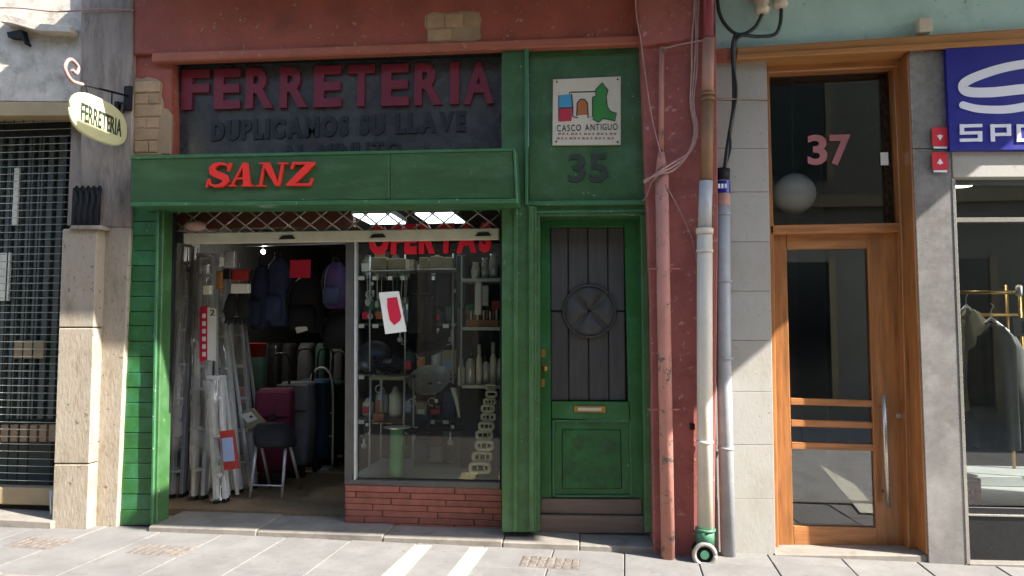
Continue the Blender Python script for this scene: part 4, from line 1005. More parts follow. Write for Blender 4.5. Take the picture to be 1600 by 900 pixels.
# shopping trolleys
def trolley(label, px, py, w_, h, mat, rz=0, tall=.3, cat='trolley'):
    g = G(px, py, zf)
    t = thing('shopping_trolley', label, cat, g, 'shopping trolleys in the doorway', rz)
    secs = [(0, .0, .09, w_*.40, .10), (0, 0, .12, w_*.46, .13), (0, .01, h*.6, w_*.5, .14), (0, .02, h*.94, w_*.48, .13), (0, .02, h, w_*.42, .11)]
    MB().loft(secs, 24, 4.5, .012, 6).build('bag', mat, t, local=True)
    mb = MB(); mb.box(-w_*.47, w_*.47, -.145, -.115, h*.70, h*.985).build('flap', mat, t, .012, local=True)
    MB().box(-w_*.1, w_*.1, -.152, -.14, h*.68, h*.74).build('buckle', 'black', t, .003, local=True)
    MB().tube(bez([(-w_*.26, .17, .05), (-w_*.26, .17, h*.9), (-w_*.25, .18, h+tall*.8), (0, .19, h+tall), (w_*.25, .18, h+tall*.8), (w_*.26, .17, h*.9), (w_*.26, .17, .05)], 6), .011, 6).build('handle_frame', 'black', t, local=True)
    for s in (-1, 1):
        c = MB(); vs = []
        wl = MB(); n = 16
        wl.add([(s*w_*.42+dx, .14+.055*math.cos(2*math.pi*k/n), .055+.055*math.sin(2*math.pi*k/n)) for dx in (-.012, .012) for k in range(n)],
               [(k, (k+1) % n, n+(k+1) % n, n+k) for k in range(n)]+[tuple(range(n))[::-1], tuple(range(n, 2*n))]).build('wheel', 'black', t, .002, local=True)
    MB().box(-w_*.4, w_*.4, -.13, -.10, 0, .09).build('stand', 'black', t, .003, local=True)
    return t
trolley('burgundy shopping trolley, leftmost of the row', 428, 752, .31, .80, 'burgundy', .25)
trolley('pale grey shopping trolley between the burgundy and the blue one', 462, 742, .31, .84, 'grey_cloth', .05)
trolley('petrol blue shopping trolley at the right of the row', 492, 730, .31, .84, 'blue_cloth', -.1)
trolley('dark green shopping trolley hung in its tubular cart, rightmost', 512, 722, .30, .80, 'teal_cloth', -.2)
g = G(518, 722, zf)
t = thing('hand_truck', 'white tubular hand truck at the right of the trolleys', 'hand truck', g)
for r in (.0,):
    a = F(503, 590, 2.1)
    MB().tube(bez([(g.x-.12, g.y-.3, zf+.03), (g.x-.12, g.y-.3, zf+.75), (g.x-.06, g.y-.3, zf+.93), (g.x+.05, g.y-.3, zf+.93), (g.x+.11, g.y-.3, zf+.75), (g.x+.12, g.y-.3, zf+.03)], 6), .011, 8).build('tube_frame', 'white_alu', t)
for z in (.3, .52): MB().tube([(g.x-.12, g.y-.3, zf+z), (g.x+.12, g.y-.3, zf+z)], .008, 6).build('cross_tube', 'white_alu', t)
MB().box(g.x-.12, g.x+.12, g.y-.42, g.y-.28, zf, zf+.02).build('toe_plate', 'alu', t)
pl_l = bpy.data.lights.new('shop_lamp', 'POINT'); pl_l.energy = 5; pl_l.color = (1, .93, .82); pl_l.shadow_soft_size = .05
pl_o = bpy.data.objects.new('shop_lamp', pl_l); COL.objects.link(pl_o); pl_o.location = F(411, 399, 1.9)
# folding stool with dark seat and a carton leaning on it
g = G(418, 778, zf); t = thing('folding_stool', 'folding steel stool with a black padded seat, tipped open in front of the trolleys', 'stool', g)
zs = F(418, 700, g.y).z
mb = MB(); mb.loft([(g.x+.02, g.y+.1, zs, .13, .12), (g.x+.015, g.y+.1, zs+.02, .15, .14), (g.x-.01, g.y+.12, zs+.08, .15, .13), (g.x-.05, g.y+.16, zs+.15, .13, .10), (g.x-.07, g.y+.18, zs+.17, .10, .07)], 24, 3.2, .015, 5).build('seat', 'black_cloth', t)
for sx in (-1, 1):
    MB().tube([(g.x+sx*.13, g.y-.03, zf), (g.x+sx*.12, g.y+.04, zs+.01)], .012, 8).build('leg', 'alu', t)
    MB().tube([(g.x+sx*.13, g.y+.33, zf), (g.x+sx*.12, g.y+.12, zs+.01)], .012, 8).build('leg', 'alu', t)
MB().tube([(g.x-.13, g.y-.02, zf+.1), (g.x+.13, g.y-.02, zf+.1)], .007, 6).build('foot_bar', 'alu', t)
c = F(392, 655, 1.05); t = thing('flat_carton', 'flat beige carton with red and black print leaning over the stool', 'carton', c)
P('box_face', 'card_beige', t, [(370, 645), (394, 638), (413, 660), (388, 672)], 1.02, 1.06, .003)
P('print_mark', 'card_white', t, [(376, 648), (392, 643), (402, 655), (387, 661)], 1.015, 1.02, 0); P('print_mark', 'ink', t, [(389, 650), (393, 649), (395, 652), (391, 653)], 1.01, 1.015, 0)
# red crate behind
o = PR('red_crate', 'red_plastic', None, 381, 536, 402, 558, 1.9, 2.1, .006); tag(o, 'red box behind the ladders, above the burgundy trolley', 'box')
o = PR('red_tin', 'red_plastic', None, 364, 606, 380, 630, 1.1, 1.2, .006); tag(o, 'dull red box over the flat beige carton', 'box')
# warm hint of a ceiling lamp in the shop
lp = thing('shop_spotlight', 'tiny lit white spotlight on the ceiling over the backpacks', 'lamp', F(411, 393, 1.9))
c = F(411, 393, 1.9); MB().ball(c, .022, 12, 8).build('bulb', M['spot'], lp); MB().tube([c+Vector((0, 0, .02)), Vector((c.x, c.y, 2.56))], .006, 6).build('stem', 'black', lp)

# ================================================================== DOOR 35
yd = .18
d35 = thing('green_door', 'green panelled street door with black planks and a round crossed boss', 'door', F(922, 780, yd))
P('stile', 'green_door', d35, [(843, 338), (859, 338), (862, 778), (842, 778)], yd, yd+.06, .003)
P('stile', 'green_door', d35, [(975, 338), (1001, 338), (1008, 778), (985, 778)], yd, yd+.06, .003)
P('top_rail', 'green_door', d35, [(859.5, 338), (974.5, 338), (975, 355), (858.5, 355)], yd, yd+.06, .003)
P('lock_rail', 'green_door', d35, [(862, 627), (984.5, 628), (985, 656), (862, 654)], yd, yd+.06, .003)
P('lower_panel', 'green_door', d35, [(862, 654.5), (985, 656.5), (989, 778), (862, 778)], yd+.018, yd+.05, .002)
P('raised_field', 'green_worn', d35, [(878, 671), (970, 672), (972, 764), (878, 764)], yd+.004, yd+.03, .006)
for pts in ([(864, 656), (986, 657), (986, 660), (864, 659)], [(864, 774), (987, 774), (987, 777), (864, 777)], [(863, 656), (866.5, 656), (866.5, 777), (863, 777)], [(983, 657), (986.5, 657), (988, 777), (984.5, 777)]):
    P('bead', 'green_edge', d35, pts, yd-.004, yd+.03, .002)
# planks and recessed back board
P('backing', 'iron', d35, [(859, 353), (976, 353), (985, 628), (861, 628)], yd+.05, yd+.06, 0)
cx_top = [859.5, 887, 918, 949, 975]; 
for (ya, yb2) in ((356, 485), (487, 626)):
    for i in range(4):
        x0, x1 = cx_top[i], cx_top[i+1]; k = lambda x, y: x+(x-800)*.00006*(y-356)+.3
        P('plank', 'dark_board', d35, [(k(x0, ya)+.6, ya), (k(x1, ya)-.6, ya), (k(x1, yb2)-.6, yb2), (k(x0, yb2)+.6, yb2)], yd+.025+random.uniform(0, .004), yd+.055, .005)
# boss: four quarter cushions inside a ring
c = F(921, 486, yd); r = abs(F(962, 486, yd).x-c.x)
mb = MB(); mb.tube([(c.x+r*math.cos(2*math.pi*k/32), yd+.012, c.z+r*math.sin(2*math.pi*k/32)) for k in range(33)], .0075, 8).build('boss_ring', 'dark_board', d35)
for qn in range(4):
    a0 = 45+qn*90; mb = MB(); vs = []; nr, na = 5, 10; cxx, czz = c.x+.010*math.cos(math.radians(a0+45)), c.z+.010*math.sin(math.radians(a0+45))
    for i in range(nr+1):
        rr = (r-.008)*i/nr
        for k in range(na+1):
            a = math.radians(a0+4+82*k/na); u = i/nr; v = k/na
            dome = (math.sin(math.pi*min(1, u*.98+.02)))**.5*(math.sin(math.pi*(v*.94+.03)))**.5 if i else 0
            vs.append((cxx+rr*math.cos(a), yd+.030-.034*dome, czz+rr*math.sin(a)))
    mb.add(vs, [(i*(na+1)+k, (i+1)*(na+1)+k, (i+1)*(na+1)+k+1, i*(na+1)+k+1) for i in range(nr) for k in range(na)]); mb.smooth = True; mb.build('boss_quarter', 'dark_board', d35)
# letter slot, lock plates
ls = PR('letter_plate', 'brass', d35, 896, 634, 947, 645, yd-.012, yd+.002, .004); MB().rpx(903, 637, 940, 642, yd-.016, yd-.010).build('flap', 'enamel', ls, .001)
for x, y, w_, h in ((849, 552, 8, 14), (851, 574, 9, 12), (848, 598, 7, 14)): PR('lock_plate', 'brass', d35, x-w_/2, y-h/2, x+w_/2, y+h/2, yd-.008, yd+.002, .003)
MB().ball(F(852, 576, yd-.04), .022, 12, 8).build('door_knob', 'brass', d35)
# kick boards / stone step of the door
P('kick_board', 'kick_wood', d35, [(845, 779.5), (1003, 781), (1004, 805), (845, 803)], yd-.01, yd+.06, .006)
P('kick_board', 'kick_wood', d35, [(843, 806), (1006, 808), (1007, 834), (843, 834)], yd-.05, yd+.06, .006)

# number 35 and the district plaque
n35 = thing('house_number', 'dark painted relief number 35 on the green panel', 'number', F(917, 282, 0))
for ch, x0, x1 in (('3', 888, 915), ('5', 921, 950)):
    q = R(x0, 239, x1, 282, .0); text(n35, ch, q[0], q[1], q[2], q[3], .012, .022, 'old_number', 'digit', bold=.025)
pq = thing('district_plaque', 'square white enamel plaque with a colourful drawing, CASCO ANTIGUO', 'plaque', F(916, 227, 0))
P('plate', 'enamel', pq, [(864, 124), (970, 119), (970, 226), (863, 227)], .005, .022, .002)
yp = .0035
P('blue_block', 'cyan_art', pq, [(873, 149), (893, 147), (894, 168), (873, 169)], yp, .005, 0)
P('red_block', 'red_art', pq, [(873, 170), (894, 169), (893, 189), (874, 190)], yp, .005, 0)
P('orange_arch', 'orange_art', pq, [(901, 180), (902, 162), (906, 156), (912, 155), (917, 160), (918, 179)], yp, .005, 0)
P('green_shape', 'green_art', pq, [(927, 152), (932, 150), (931, 140), (941, 130), (949, 141), (946, 152), (948, 167), (953, 174), (962, 177), (960, 189), (943, 184), (935, 190), (926, 186)], yp, .005, 0)
def inkline(pts, wpx, y=yp-.0008, nm='drawn_line', mt2='ink'):
    mb = MB()
    for pl in stroke(pts, wpx): mb.px(pl, y, y+.0007)
    return mb.build(nm, mt2, pq)
inkline([(889, 147), (891, 144), (931, 143)], 1.6); inkline([(893, 147), (895, 168), (895, 182), (903, 184)], 1.8); inkline([(873, 169), (894, 168)], 1.6)
inkline([(901, 181), (902, 161), (907, 155), (913, 155), (918, 161), (919, 184), (926, 182), (926, 152)], 1.8); inkline([(873, 149), (873, 189)], 1.2)
inkline([(926, 152), (931, 150), (931, 140), (941, 129), (950, 141), (947, 151), (949, 167), (954, 174), (963, 177), (961, 189), (943, 185), (935, 191), (926, 186)], 1.5)
q = R(870, 194, 965, 204, yp); text(pq, 'CASCO ANTIGUO', q[0], q[1], q[2], q[3], yp-.001, .005, 'ink', bold=.0, gap=.18, one=False)
q = R(873, 208, 964, 212, yp); text(pq, 'CALLE TEJERIA MOTRICO', q[0], q[1], q[2], q[3], yp-.001, .005, 'ink_faint', 'small_print', bold=0, gap=.2, one=True) if False else None
for yy, xx0, xx1 in ((209, 872, 966), (216, 870, 962)):
    for k in range(14):
        x = xx0+k*(xx1-xx0)/14; MB().rpx(x, yy-1.6, x+4.6-(k % 3), yy+1.6, yp-.0006, .005).build('print_mark', 'ink_faint', pq)
for x, y in ((870, 128), (965, 124), (869, 221), (965, 222)): MB().ball(F(x, y, .003), .006, 8, 6).build('screw', 'iron', pq)

# ================================================================== PIPES AND CABLES ON THE RED PIER
def vpipe(parent, name, mat, pts, r, y, seg=14):
    return MB().tube([F(a, b, y) for a, b in pts], r, seg).build(name, mat, parent)
pp = thing('pink_pipe', 'flaking pink iron pipe standing against the red pier, left of the cream downpipe', 'pipe', F(1042, 878, -.18))
vpipe(pp, 'lower_pipe', 'pink_pipe', [(1034, 272), (1037, 470), (1044, 878)], .042, -.18)
vpipe(pp, 'thin_conduit', 'pink_pipe', [(1034, 74), (1033, 246)], .017, -.15, 8)
MB().tube([F(1033, 238, -.17), F(1034, 273, -.18)], .02, 12, .042).build('reducer', 'pink_pipe', pp)
for y in (420, 640): MB().tube([F(1013, y, -.13), F(1013, y, -.2), F(1062, y, -.2), F(1062, y, -.13)], .006, 6).build('pipe_clip', 'pink_wall', pp)
cp = thing('cream_downpipe', 'cream rain downpipe with brown and wine red upper lengths on the red pier', 'downpipe', F(1101, 880, -.2))
yy_ = -.19
vpipe(cp, 'wine_length', 'wine_pipe', [(1107, -120), (1107, 60)], .036, yy_); vpipe(cp, 'salmon_length', 'salmon_pipe', [(1107, 61), (1106, 148)], .038, yy_)
vpipe(cp, 'brown_length', 'brown_pipe', [(1106, 150), (1104, 282)], .038, yy_); vpipe(cp, 'grey_sleeve', 'grey_pipe', [(1103, 283), (1101, 357)], .042, yy_)
vpipe(cp, 'cream_length', 'cream_pipe', [(1101, 358), (1101, 560), (1102, 826)], .048, yy_); vpipe(cp, 'cream_socket', 'cream_pipe', [(1101, 357), (1101, 366)], .054, yy_)
for y in (147, 155): vpipe(cp, 'pipe_band', 'brown_pipe', [(1106, y-2), (1106, y+3)], .043, yy_)
MB().tube([F(1078, 152, -.13), F(1090, 152, -.15), F(1128, 154, -.15), F(1200, 157, -.005)], .004, 5).build('tie_rod', 'brown_pipe', cp)
for y in (392, 690): vpipe(cp, 'pipe_band', 'cream_pipe', [(1101, y-2), (1101, y+3)], .052, yy_)
vpipe(cp, 'green_collar', 'green_fit', [(1102, 826), (1102, 850)], .055, yy_); vpipe(cp, 'collar_lip', 'green_fit', [(1102, 825), (1102, 829)], .062, yy_)
vpipe(cp, 'short_neck', 'cream_pipe', [(1102, 849), (1102, 858)], .034, yy_)
c = F(1101, 867, -.24); r = .062
MB().tube([(c.x+r*math.cos(2*math.pi*k/24), c.y, c.z+r*math.sin(2*math.pi*k/24)) for k in range(25)], .014, 8).build('outlet_ring', 'galv', cp)
MB().tube([(c.x, c.y+.01, c.z), (c.x, c.y+.12, c.z)], r-.004, 20).build('outlet_body', 'iron', cp)
MB().tube([(c.x, c.y-.006, c.z), (c.x, c.y+.01, c.z)], .026, 12).build('outlet_plug', 'green_fit', cp)
bpz = thing('steel_cable_pipe', 'grey blue steel conduit taking the black cables down, right of the cream downpipe', 'pipe', F(1138, 878, -.06))
vpipe(bpz, 'conduit', 'blue_pipe', [(1129, 283), (1131, 560), (1138, 878)], .046, -.07)
vpipe(bpz, 'open_top', 'iron', [(1130, 264), (1129, 283)], .044, -.07)
c = F(1129, 290, -.12); 
for nm, mt2, ya, yb2 in (('blue_sticker', 'blue_sign', 284, 303), ('orange_remnant', 'salmon_pipe', 304, 322)):
    mb = MB(); n = 10; vs = []
    for yy2 in (ya, yb2):
        p = F(1129.3, yy2, -.07)
        for k in range(n+1):
            a = math.radians(200+140*k/n); vs.append((p.x+.0475*math.cos(a), p.y+.0475*math.sin(a), p.z))
    mb.add(vs, [(k, n+1+k, n+2+k, k+1) for k in range(n)]); mb.smooth = True; st2 = mb.build(nm, mt2, bpz)
q = R(1121, 286, 1138, 292, -.118); text(bpz, 'CM', q[0], q[1], q[2], q[3], -.1195, -.1165, 'white_sign', 'sticker_print', bold=0, one=True) if False else None
for k in range(3): MB().rpx(1122+k*5.2, 287, 1125.4+k*5.2, 294, -.1195, -.117).build('sticker_mark', 'white_sign', bpz)
for y in (335, 440, 560, 700): vpipe(bpz, 'pipe_band', 'blue_pipe', [(1129+(y-283)*.012, y-2), (1129+(y-283)*.012, y+2)], .05, -.07)
# thin pier-side cables
def cable(name, label, pts, r, mat, cat='cable', n=10, group=None):
    o = MB().tube(bez(pts, n), r, 6).build(name, mat); return tag(o, label, cat, group)
cable('wire', 'thin slack pale wire hanging left over the red pier', [F(992, -40, -.17), F(994, 20, -.17), F(1001, 60, -.17), (F(1006, 100, -.17)), F(1018, 180, -.17), F(1034, 246, -.2)], .0035, 'cable')
cable('wire', 'thin pale wire running from the pipe head to the cream downpipe', [F(1040, 288, -.22), F(1062, 330, -.15), F(1080, 370, -.14), F(1089, 410, -.14)], .0035, 'cable')
cable('wire', 'pale wire tied straight from the conduit top to the salmon pipe', [F(1036, 76, -.16), F(1070, 68, -.17), F(1112, 61, -.2)], .006, 'cable', n=4)
random.seed(9)
for k, lab in enumerate(('outermost strand', 'middle strand', 'innermost strand')):
    dx = k*4-3
    pts = [F(1091+dx, -60, -.17), F(1088+dx+random.uniform(-2, 2), 20, -.175), F(1085+dx+random.uniform(-2, 2), 60, -.17), F(1084+dx, 110, -.165), F(1081+dx*.6, 160, -.165), F(1087+dx*.6, 205, -.17), F(1076+dx*.6, 242-k*3, -.18), F(1052, 266-k*6, -.2), F(1030, 272-k*2, -.24), F(1006, 282+k*2, -.2)]
    cable('cable_strand', 'twisted pale '+lab+' of the painted cable bundle on the red pier', pts, .0065, 'cable', group='painted cable bundle')
cable('wire', 'short pale wire end dangling by the green panel corner', [F(1030, 272, -.24), F(1018, 285, -.2), F(1010, 308, -.12), F(1004, 313, -.05)], .004, 'cable')
# a cast shadow-free repair lump on the pier
o = PR('iron_clip', 'iron', None, 1079, 662, 1086, 672, -.15, -.12, .003); tag(o, 'small rusty clip on the red pier beside the cream downpipe', 'clip')

# ================================================================== RIGHT BUILDING
rb = thing('teal_building', 'building at the right with pale teal upper wall over an orange brown cornice', 'building', (2, 0, 0))
B('upper_wall', 'teal', rb, F(1117, 0, 0).x, 9, 0, .5, F(1300, 78, 0).z, 12, 0)
P('cornice', 'beam', rb, [(1150, 74), (1900, 24), (1900, 52), (1150, 92)], -.07, .15, .01)
P('cornice_lip', 'beam', rb, [(1150, 84), (1900, 42), (1900, 52), (1150, 92.5)], -.09, -.06, .006)
P('cornice_end', 'red_trim', rb, [(1118, 76), (1149.5, 74), (1149.5, 95), (1118, 95)], -.05, .1, .006)
# cladding panels left of door 37
P('clad_core', 'panel', rb, [(1116, 94), (1198, 90), (1212, 875), (1116, 878)], .006, .4, 0)
ylist = [94, 157, 232, 300, 378, 455, 532, 612, 695, 780, 877]
def ex(y): return 1197+(y-95)*15/780
for ya, yb2 in zip(ylist, ylist[1:]):
    P('cladding_panel', 'panel', rb, [(1112, ya+.3), (ex(ya), ya+.3-2*(ya < 100)), (ex(yb2), yb2-.3), (1112, yb2-.3)], -.006+random.uniform(-.0008, .0008), .36, .0015)
# pillar right of door 37
def pl(y): return 1420+(y-80)*31/810
def prr(y): return 1480+(y-80)*31/810
pts_y = [78, 232, 893]
for ya, yb2 in zip(pts_y, pts_y[1:]):
    P('pillar_slab', 'pillar', rb, [(pl(ya)+1, ya+.6), (prr(ya), ya+.6), (prr(yb2), yb2-.6), (pl(yb2)+1, yb2-.6)], -.045, .40, .003)
P('pillar_edge', 'steel', rb, [(prr(278)+.3, 278), (prr(278)+5, 278), (prr(885)+6, 888), (prr(885)+.3, 888)], -.05, .1, .002)
# reveal wood frame of door 37 and recess
YD = .17
P('reveal_board', 'oak_v', rb, [(pl(84)-3, 84), (pl(84)+.7, 84), (pl(866)+.7, 866), (pl(866)-3, 866)], -.040, YD+.04, .002)
d37 = thing('wooden_door', 'varnished orange wood street door with a tall dark pane and three slender bars', 'door', F(1320, 860, YD))
fr37 = thing('wooden_door_frame', 'varnished wood frame round the street door and its transom light', 'door frame', F(1320, 862, YD-.04))
P('head', 'oak_h', fr37, [(1197, 92), (1418, 84), (1418, 103), (1199, 114)], YD-.08, YD+.05, .006)
P('jamb', 'oak_v', fr37, [(1395, 86), (1421, 84), (1450, 862), (1420, 862), (1408, 362)], YD-.07, YD+.05, .004)
P('jamb', 'oak_v', fr37, [(1193, 112), (1202, 112), (1209, 362), (1217, 858), (1208, 858)], YD-.05, YD+.05, .004)
P('transom_rail', 'oak_h', fr37, [(1203, 352), (1410, 348), (1410, 362), (1204, 366)], YD-.05, YD+.05, .005)
gp_ = P('pane', 'glass_transom', fr37, [(1200, 108), (1398, 100), (1408, 352), (1204, 356)], YD+.01, YD+.016, 0)
# back side soffit
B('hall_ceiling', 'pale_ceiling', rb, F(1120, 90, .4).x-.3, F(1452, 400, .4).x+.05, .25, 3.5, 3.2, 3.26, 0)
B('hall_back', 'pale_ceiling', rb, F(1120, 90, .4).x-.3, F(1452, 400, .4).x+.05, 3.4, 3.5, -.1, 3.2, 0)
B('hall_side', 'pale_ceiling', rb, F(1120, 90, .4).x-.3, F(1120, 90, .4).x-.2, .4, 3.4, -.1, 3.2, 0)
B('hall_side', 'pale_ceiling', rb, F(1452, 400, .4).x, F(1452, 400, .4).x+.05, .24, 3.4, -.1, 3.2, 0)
B('hall_floor', 'brown_floor', rb, F(1120, 90, .4).x-.3, F(1460, 90, .4).x, .42, 3.4, -.1, gz(1.5)+.07, 0)
P('door_step', 'step', rb, [(1210, 866), (1450, 868), (1451, 892), (1212, 884)], -.03, .42, .006)
# leaf
def L37(y): return 1205+(y-365)*11/490
P('hinge_stile', 'oak_v', d37, [(1205, 366), (1228.5, 366), (1240.5, 856), (1216, 857)], YD, YD+.05, .003)
P('lock_stile', 'oak_v', d37, [(1355, 364), (1408, 363), (1424, 860), (1370.5, 857)], YD, YD+.05, .003)
P('top_rail', 'oak_h', d37, [(1229, 365.5), (1354.5, 364), (1355.3, 388), (1229.5, 390)], YD+.002, YD+.05, .003)
P('bottom_rail', 'oak_h', d37, [(1240, 822), (1370, 825), (1370.7, 857), (1241, 856)], YD+.002, YD+.05, .003)
for ya in (622, 656, 691):
    k = (ya-390)/430; P('glazing_bar', 'oak_h', d37, [(1229.5+k*11, ya), (1355.5+k*14, ya+3.5), (1356+k*14, ya+14), (1229.5+k*11, ya+10.5)], YD+.004, YD+.045, .003)
for ya, yb2 in ((389, 622), (633, 656), (667, 691), (702, 823)):
    k = lambda y: (y-390)/430
    P('pane', 'glass_door', d37, [(1228+k(ya)*11, ya-2), (1356+k(ya)*14, ya), (1356+k(yb2)*14, yb2+4), (1228+k(yb2)*11, yb2+1)], YD+.025, YD+.031, 0)
a, b = F(1381, 617, YD-.07), F(1388, 793, YD-.07)
MB().tube([a, b], .015, 12).build('pull_handle', 'steel', d37)
for k in (.12, .88):
    p = a.lerp(b, k); MB().tube([p, p+Vector((0, .075, 0))], .008, 8).build('handle_standoff', 'steel', d37)
MB().tube([F(1404, 650, YD-.006), F(1404, 650, YD+.01)], .016, 12).build('lock_cylinder', 'steel', d37)
P('rubber_sweep', 'black', d37, [(1217, 857.5), (1424, 861), (1424, 866), (1217, 863)], YD+.004, YD+.04, 0)
# number 37 on the pane, the opal globe behind it
n37 = thing('house_number', 'pink vinyl number 37 on the transom pane', 'number', F(1295, 256, YD))
for ch, x0, x1 in (('3', 1262, 1293), ('7', 1297, 1330)):
    q = R(x0, 210, x1, 255, YD); text(n37, ch, q[0], q[1], q[2], q[3], YD+.004, YD+.009, 'pink_number', 'digit', bold=.03)
gl_ = thing('globe_lamp', 'unlit opal globe lamp hanging in the hall behind the transom pane', 'lamp', F(1240, 332, .75))
c = F(1241, 303, .38); MB().ball(c, .142, 24, 14).build('globe', 'globe', gl_); MB().tube([c+Vector((0, 0, .15)), Vector((c.x, c.y, 3.2))], .01, 6).build('stem', 'black', gl_)
o = PR('paper_notice', 'card_white', None, 1376, 238, 1388, 258, YD-.002, YD+.002, 0); tag(o, 'small white paper stuck on the transom pane right of the number', 'notice')
ic = thing('doorbell_plate', 'slim brushed steel bell plate on the wooden jamb right of the door', 'doorbell', F(1430, 570, .02))
PR('plate', 'steel', ic, 1426, 518, 1435, 570, YD-.09, YD-.065, .002); MB().tube([F(1430.5, 530, YD-.095), F(1430.5, 530, YD-.085)], .008, 8).build('button', 'black', ic)
# top wall fittings
jb = thing('insulator_pair', 'ivory twin porcelain cable head at the top of the teal wall', 'insulator', F(1205, 20, -.08))
for x, yb2, s in ((1191, 22, 1), (1219, 14, 1)):
    c = F(x, yb2, -.09); MB().loft([(c.x, c.y, c.z, .034, .034), (c.x, c.y, c.z+.03, .05, .05), (c.x, c.y, c.z+.055, .04, .04), (c.x, c.y, c.z+.09, .055, .055), (c.x, c.y, c.z+.18, .055, .055)], 14).build('porcelain_body', 'insul', jb)
PR('mount', 'insul', jb, 1175, -40, 1235, -10, -.12, 0, .01)
YB = -.09
cable('power_cable', 'thick black cable looping from the left insulator up to the top edge', [F(1121, -60, YB), F(1121, 0, YB), F(1128, 30, YB), F(1145, 50, YB), F(1162, 53, YB), F(1180, 42, YB), F(1191, 22, YB)], .012, 'black_cable', group='black power cables')
cable('power_cable', 'thick black cable from the right insulator joining the bundle', [F(1221, 12, YB), F(1219, 38, YB), F(1210, 54, YB), F(1185, 57, YB), F(1158, 56, YB-.02), F(1148, 70, YB), F(1147, 110, YB)], .012, 'black_cable', group='black power cables')
cable('power_cable', 'black cable hanging down into the steel conduit', [F(1150, 52, YB), F(1145, 75, YB-.01), F(1147, 130, YB), F(1146, 170, YB), F(1139, 215, YB), F(1134, 250, YB), F(1131, 285, YB+.02)], .013, 'black_cable', group='black power cables')
cable('power_cable', 'thinner black cable twisting beside the hanging one', [F(1147, 108, YB-.015), F(1151, 150, YB-.01), F(1141, 200, YB-.02), F(1141, 235, YB), F(1127, 275, YB+.01)], .008, 'black_cable', group='black power cables')
o = PR('sensor_box', 'enamel', None, 1436, 27, 1457, 49, -.06, 0, .006); tag(o, 'small cream junction box low on the teal wall', 'junction box')

# blue shop sign with the white swoosh
bs = thing('blue_shop_sign', 'deep blue square shop sign with a white swoosh and white capitals', 'sign', F(1600, 232, -.12))
P('panel', 'blue_sign', bs, [(1478, 76), (1900, 52), (1900, 232), (1485, 235)], -.085, -.047, .003)
yq = -.091
def swoosh(pts, wd):
    mb = MB(); cc = bez([(a, b, 0) for a, b in pts], 8); wl = [wd[0]+(wd[1]-wd[0])*i/(len(cc)-1) for i in range(len(cc))]
    pl2 = stroke([(p.x, p.y) for p in cc], wl)
    # one outline: left side then right side
    Lp = [q_[0] for q_ in pl2]+[pl2[-1][1]]; Rp = [q_[3] for q_ in pl2]+[pl2[-1][2]]
    for i in range(len(Lp)-1): mb.px([Lp[i], Lp[i+1], Rp[i+1], Rp[i]], yq, -.086)
    return mb
sw1 = swoosh([(1645, 96), (1600, 100), (1560, 108), (1520, 122), (1505, 133), (1513, 143), (1550, 144), (1600, 139), (1645, 138)], (13, 16)); sw1.build('swoosh', 'white_sign', bs)
sw2 = swoosh([(1505, 164), (1530, 170), (1570, 171), (1610, 165), (1650, 158)], (11, 14)); sw2.build('swoosh', 'white_sign', bs)
c = F(1505, 164, yq); MB().tube([(c.x, yq-.0006, c.z), (c.x, -.086, c.z)], .023, 14).build('swoosh', 'white_sign', bs)
def sq(ch, x0, y0, x1, y1, w_=6.5):
    h = y1-y0; m_ = (y0+y1)/2
    P_ = {'S': [(x1, y0+w_/2), (x0+w_*.8, y0+w_/2), (x0+w_/2, y0+w_), (x0+w_/2, m_-w_*.3), (x0+w_, m_), (x1-w_, m_), (x1-w_/2, m_+w_*.3), (x1-w_/2, y1-w_), (x1-w_*.8, y1-w_/2), (x0, y1-w_/2)]}
    segs = {'S': [(x0, y0, x1, y0+w_*.75), (x0, y0, x0+w_, m_), (x0, m_-w_*.36, x1, m_+w_*.36), (x1-w_, m_, x1, y1), (x0, y1-w_*.75, x1, y1)],
            'P': [(x0, y0, x1, y0+w_*.75), (x0, y0, x0+w_, y1), (x0, m_, x1, m_+w_*.72), (x1-w_, y0, x1, m_+w_*.7)],
            'O': [(x0, y0, x1, y0+w_*.75), (x0, y0, x0+w_, y1), (x1-w_, y0, x1, y1), (x0, y1-w_*.75, x1, y1)],
            'R': [(x0, y0, x1, y0+w_*.75), (x0, y0, x0+w_, y1), (x0, m_, x1, m_+w_*.72), (x1-w_, y0, x1, m_), (x1-w_, m_, x1, y1)],
            'T': [(x0, y0, x1, y0+w_*.75), ((x0+x1)/2-w_/2, y0, (x0+x1)/2+w_/2, y1)]}[ch]
    mb = MB()
    for i, s_ in enumerate(segs): mb.rpx(*s_, yq-.0003*i, -.086)
    return mb.build('letter', 'white_sign', bs)
sq('S', 1500, 194, 1535, 221); sq('P', 1548, 194, 1580, 221); sq('O', 1589, 194, 1625, 221); sq('R', 1638, 194, 1672, 221); sq('T', 1682, 194, 1716, 221)
P('shop_lintel', 'panel', rb, [(1487, 236), (1900, 236), (1900, 276), (1489, 277)], -.05, .2, .004)
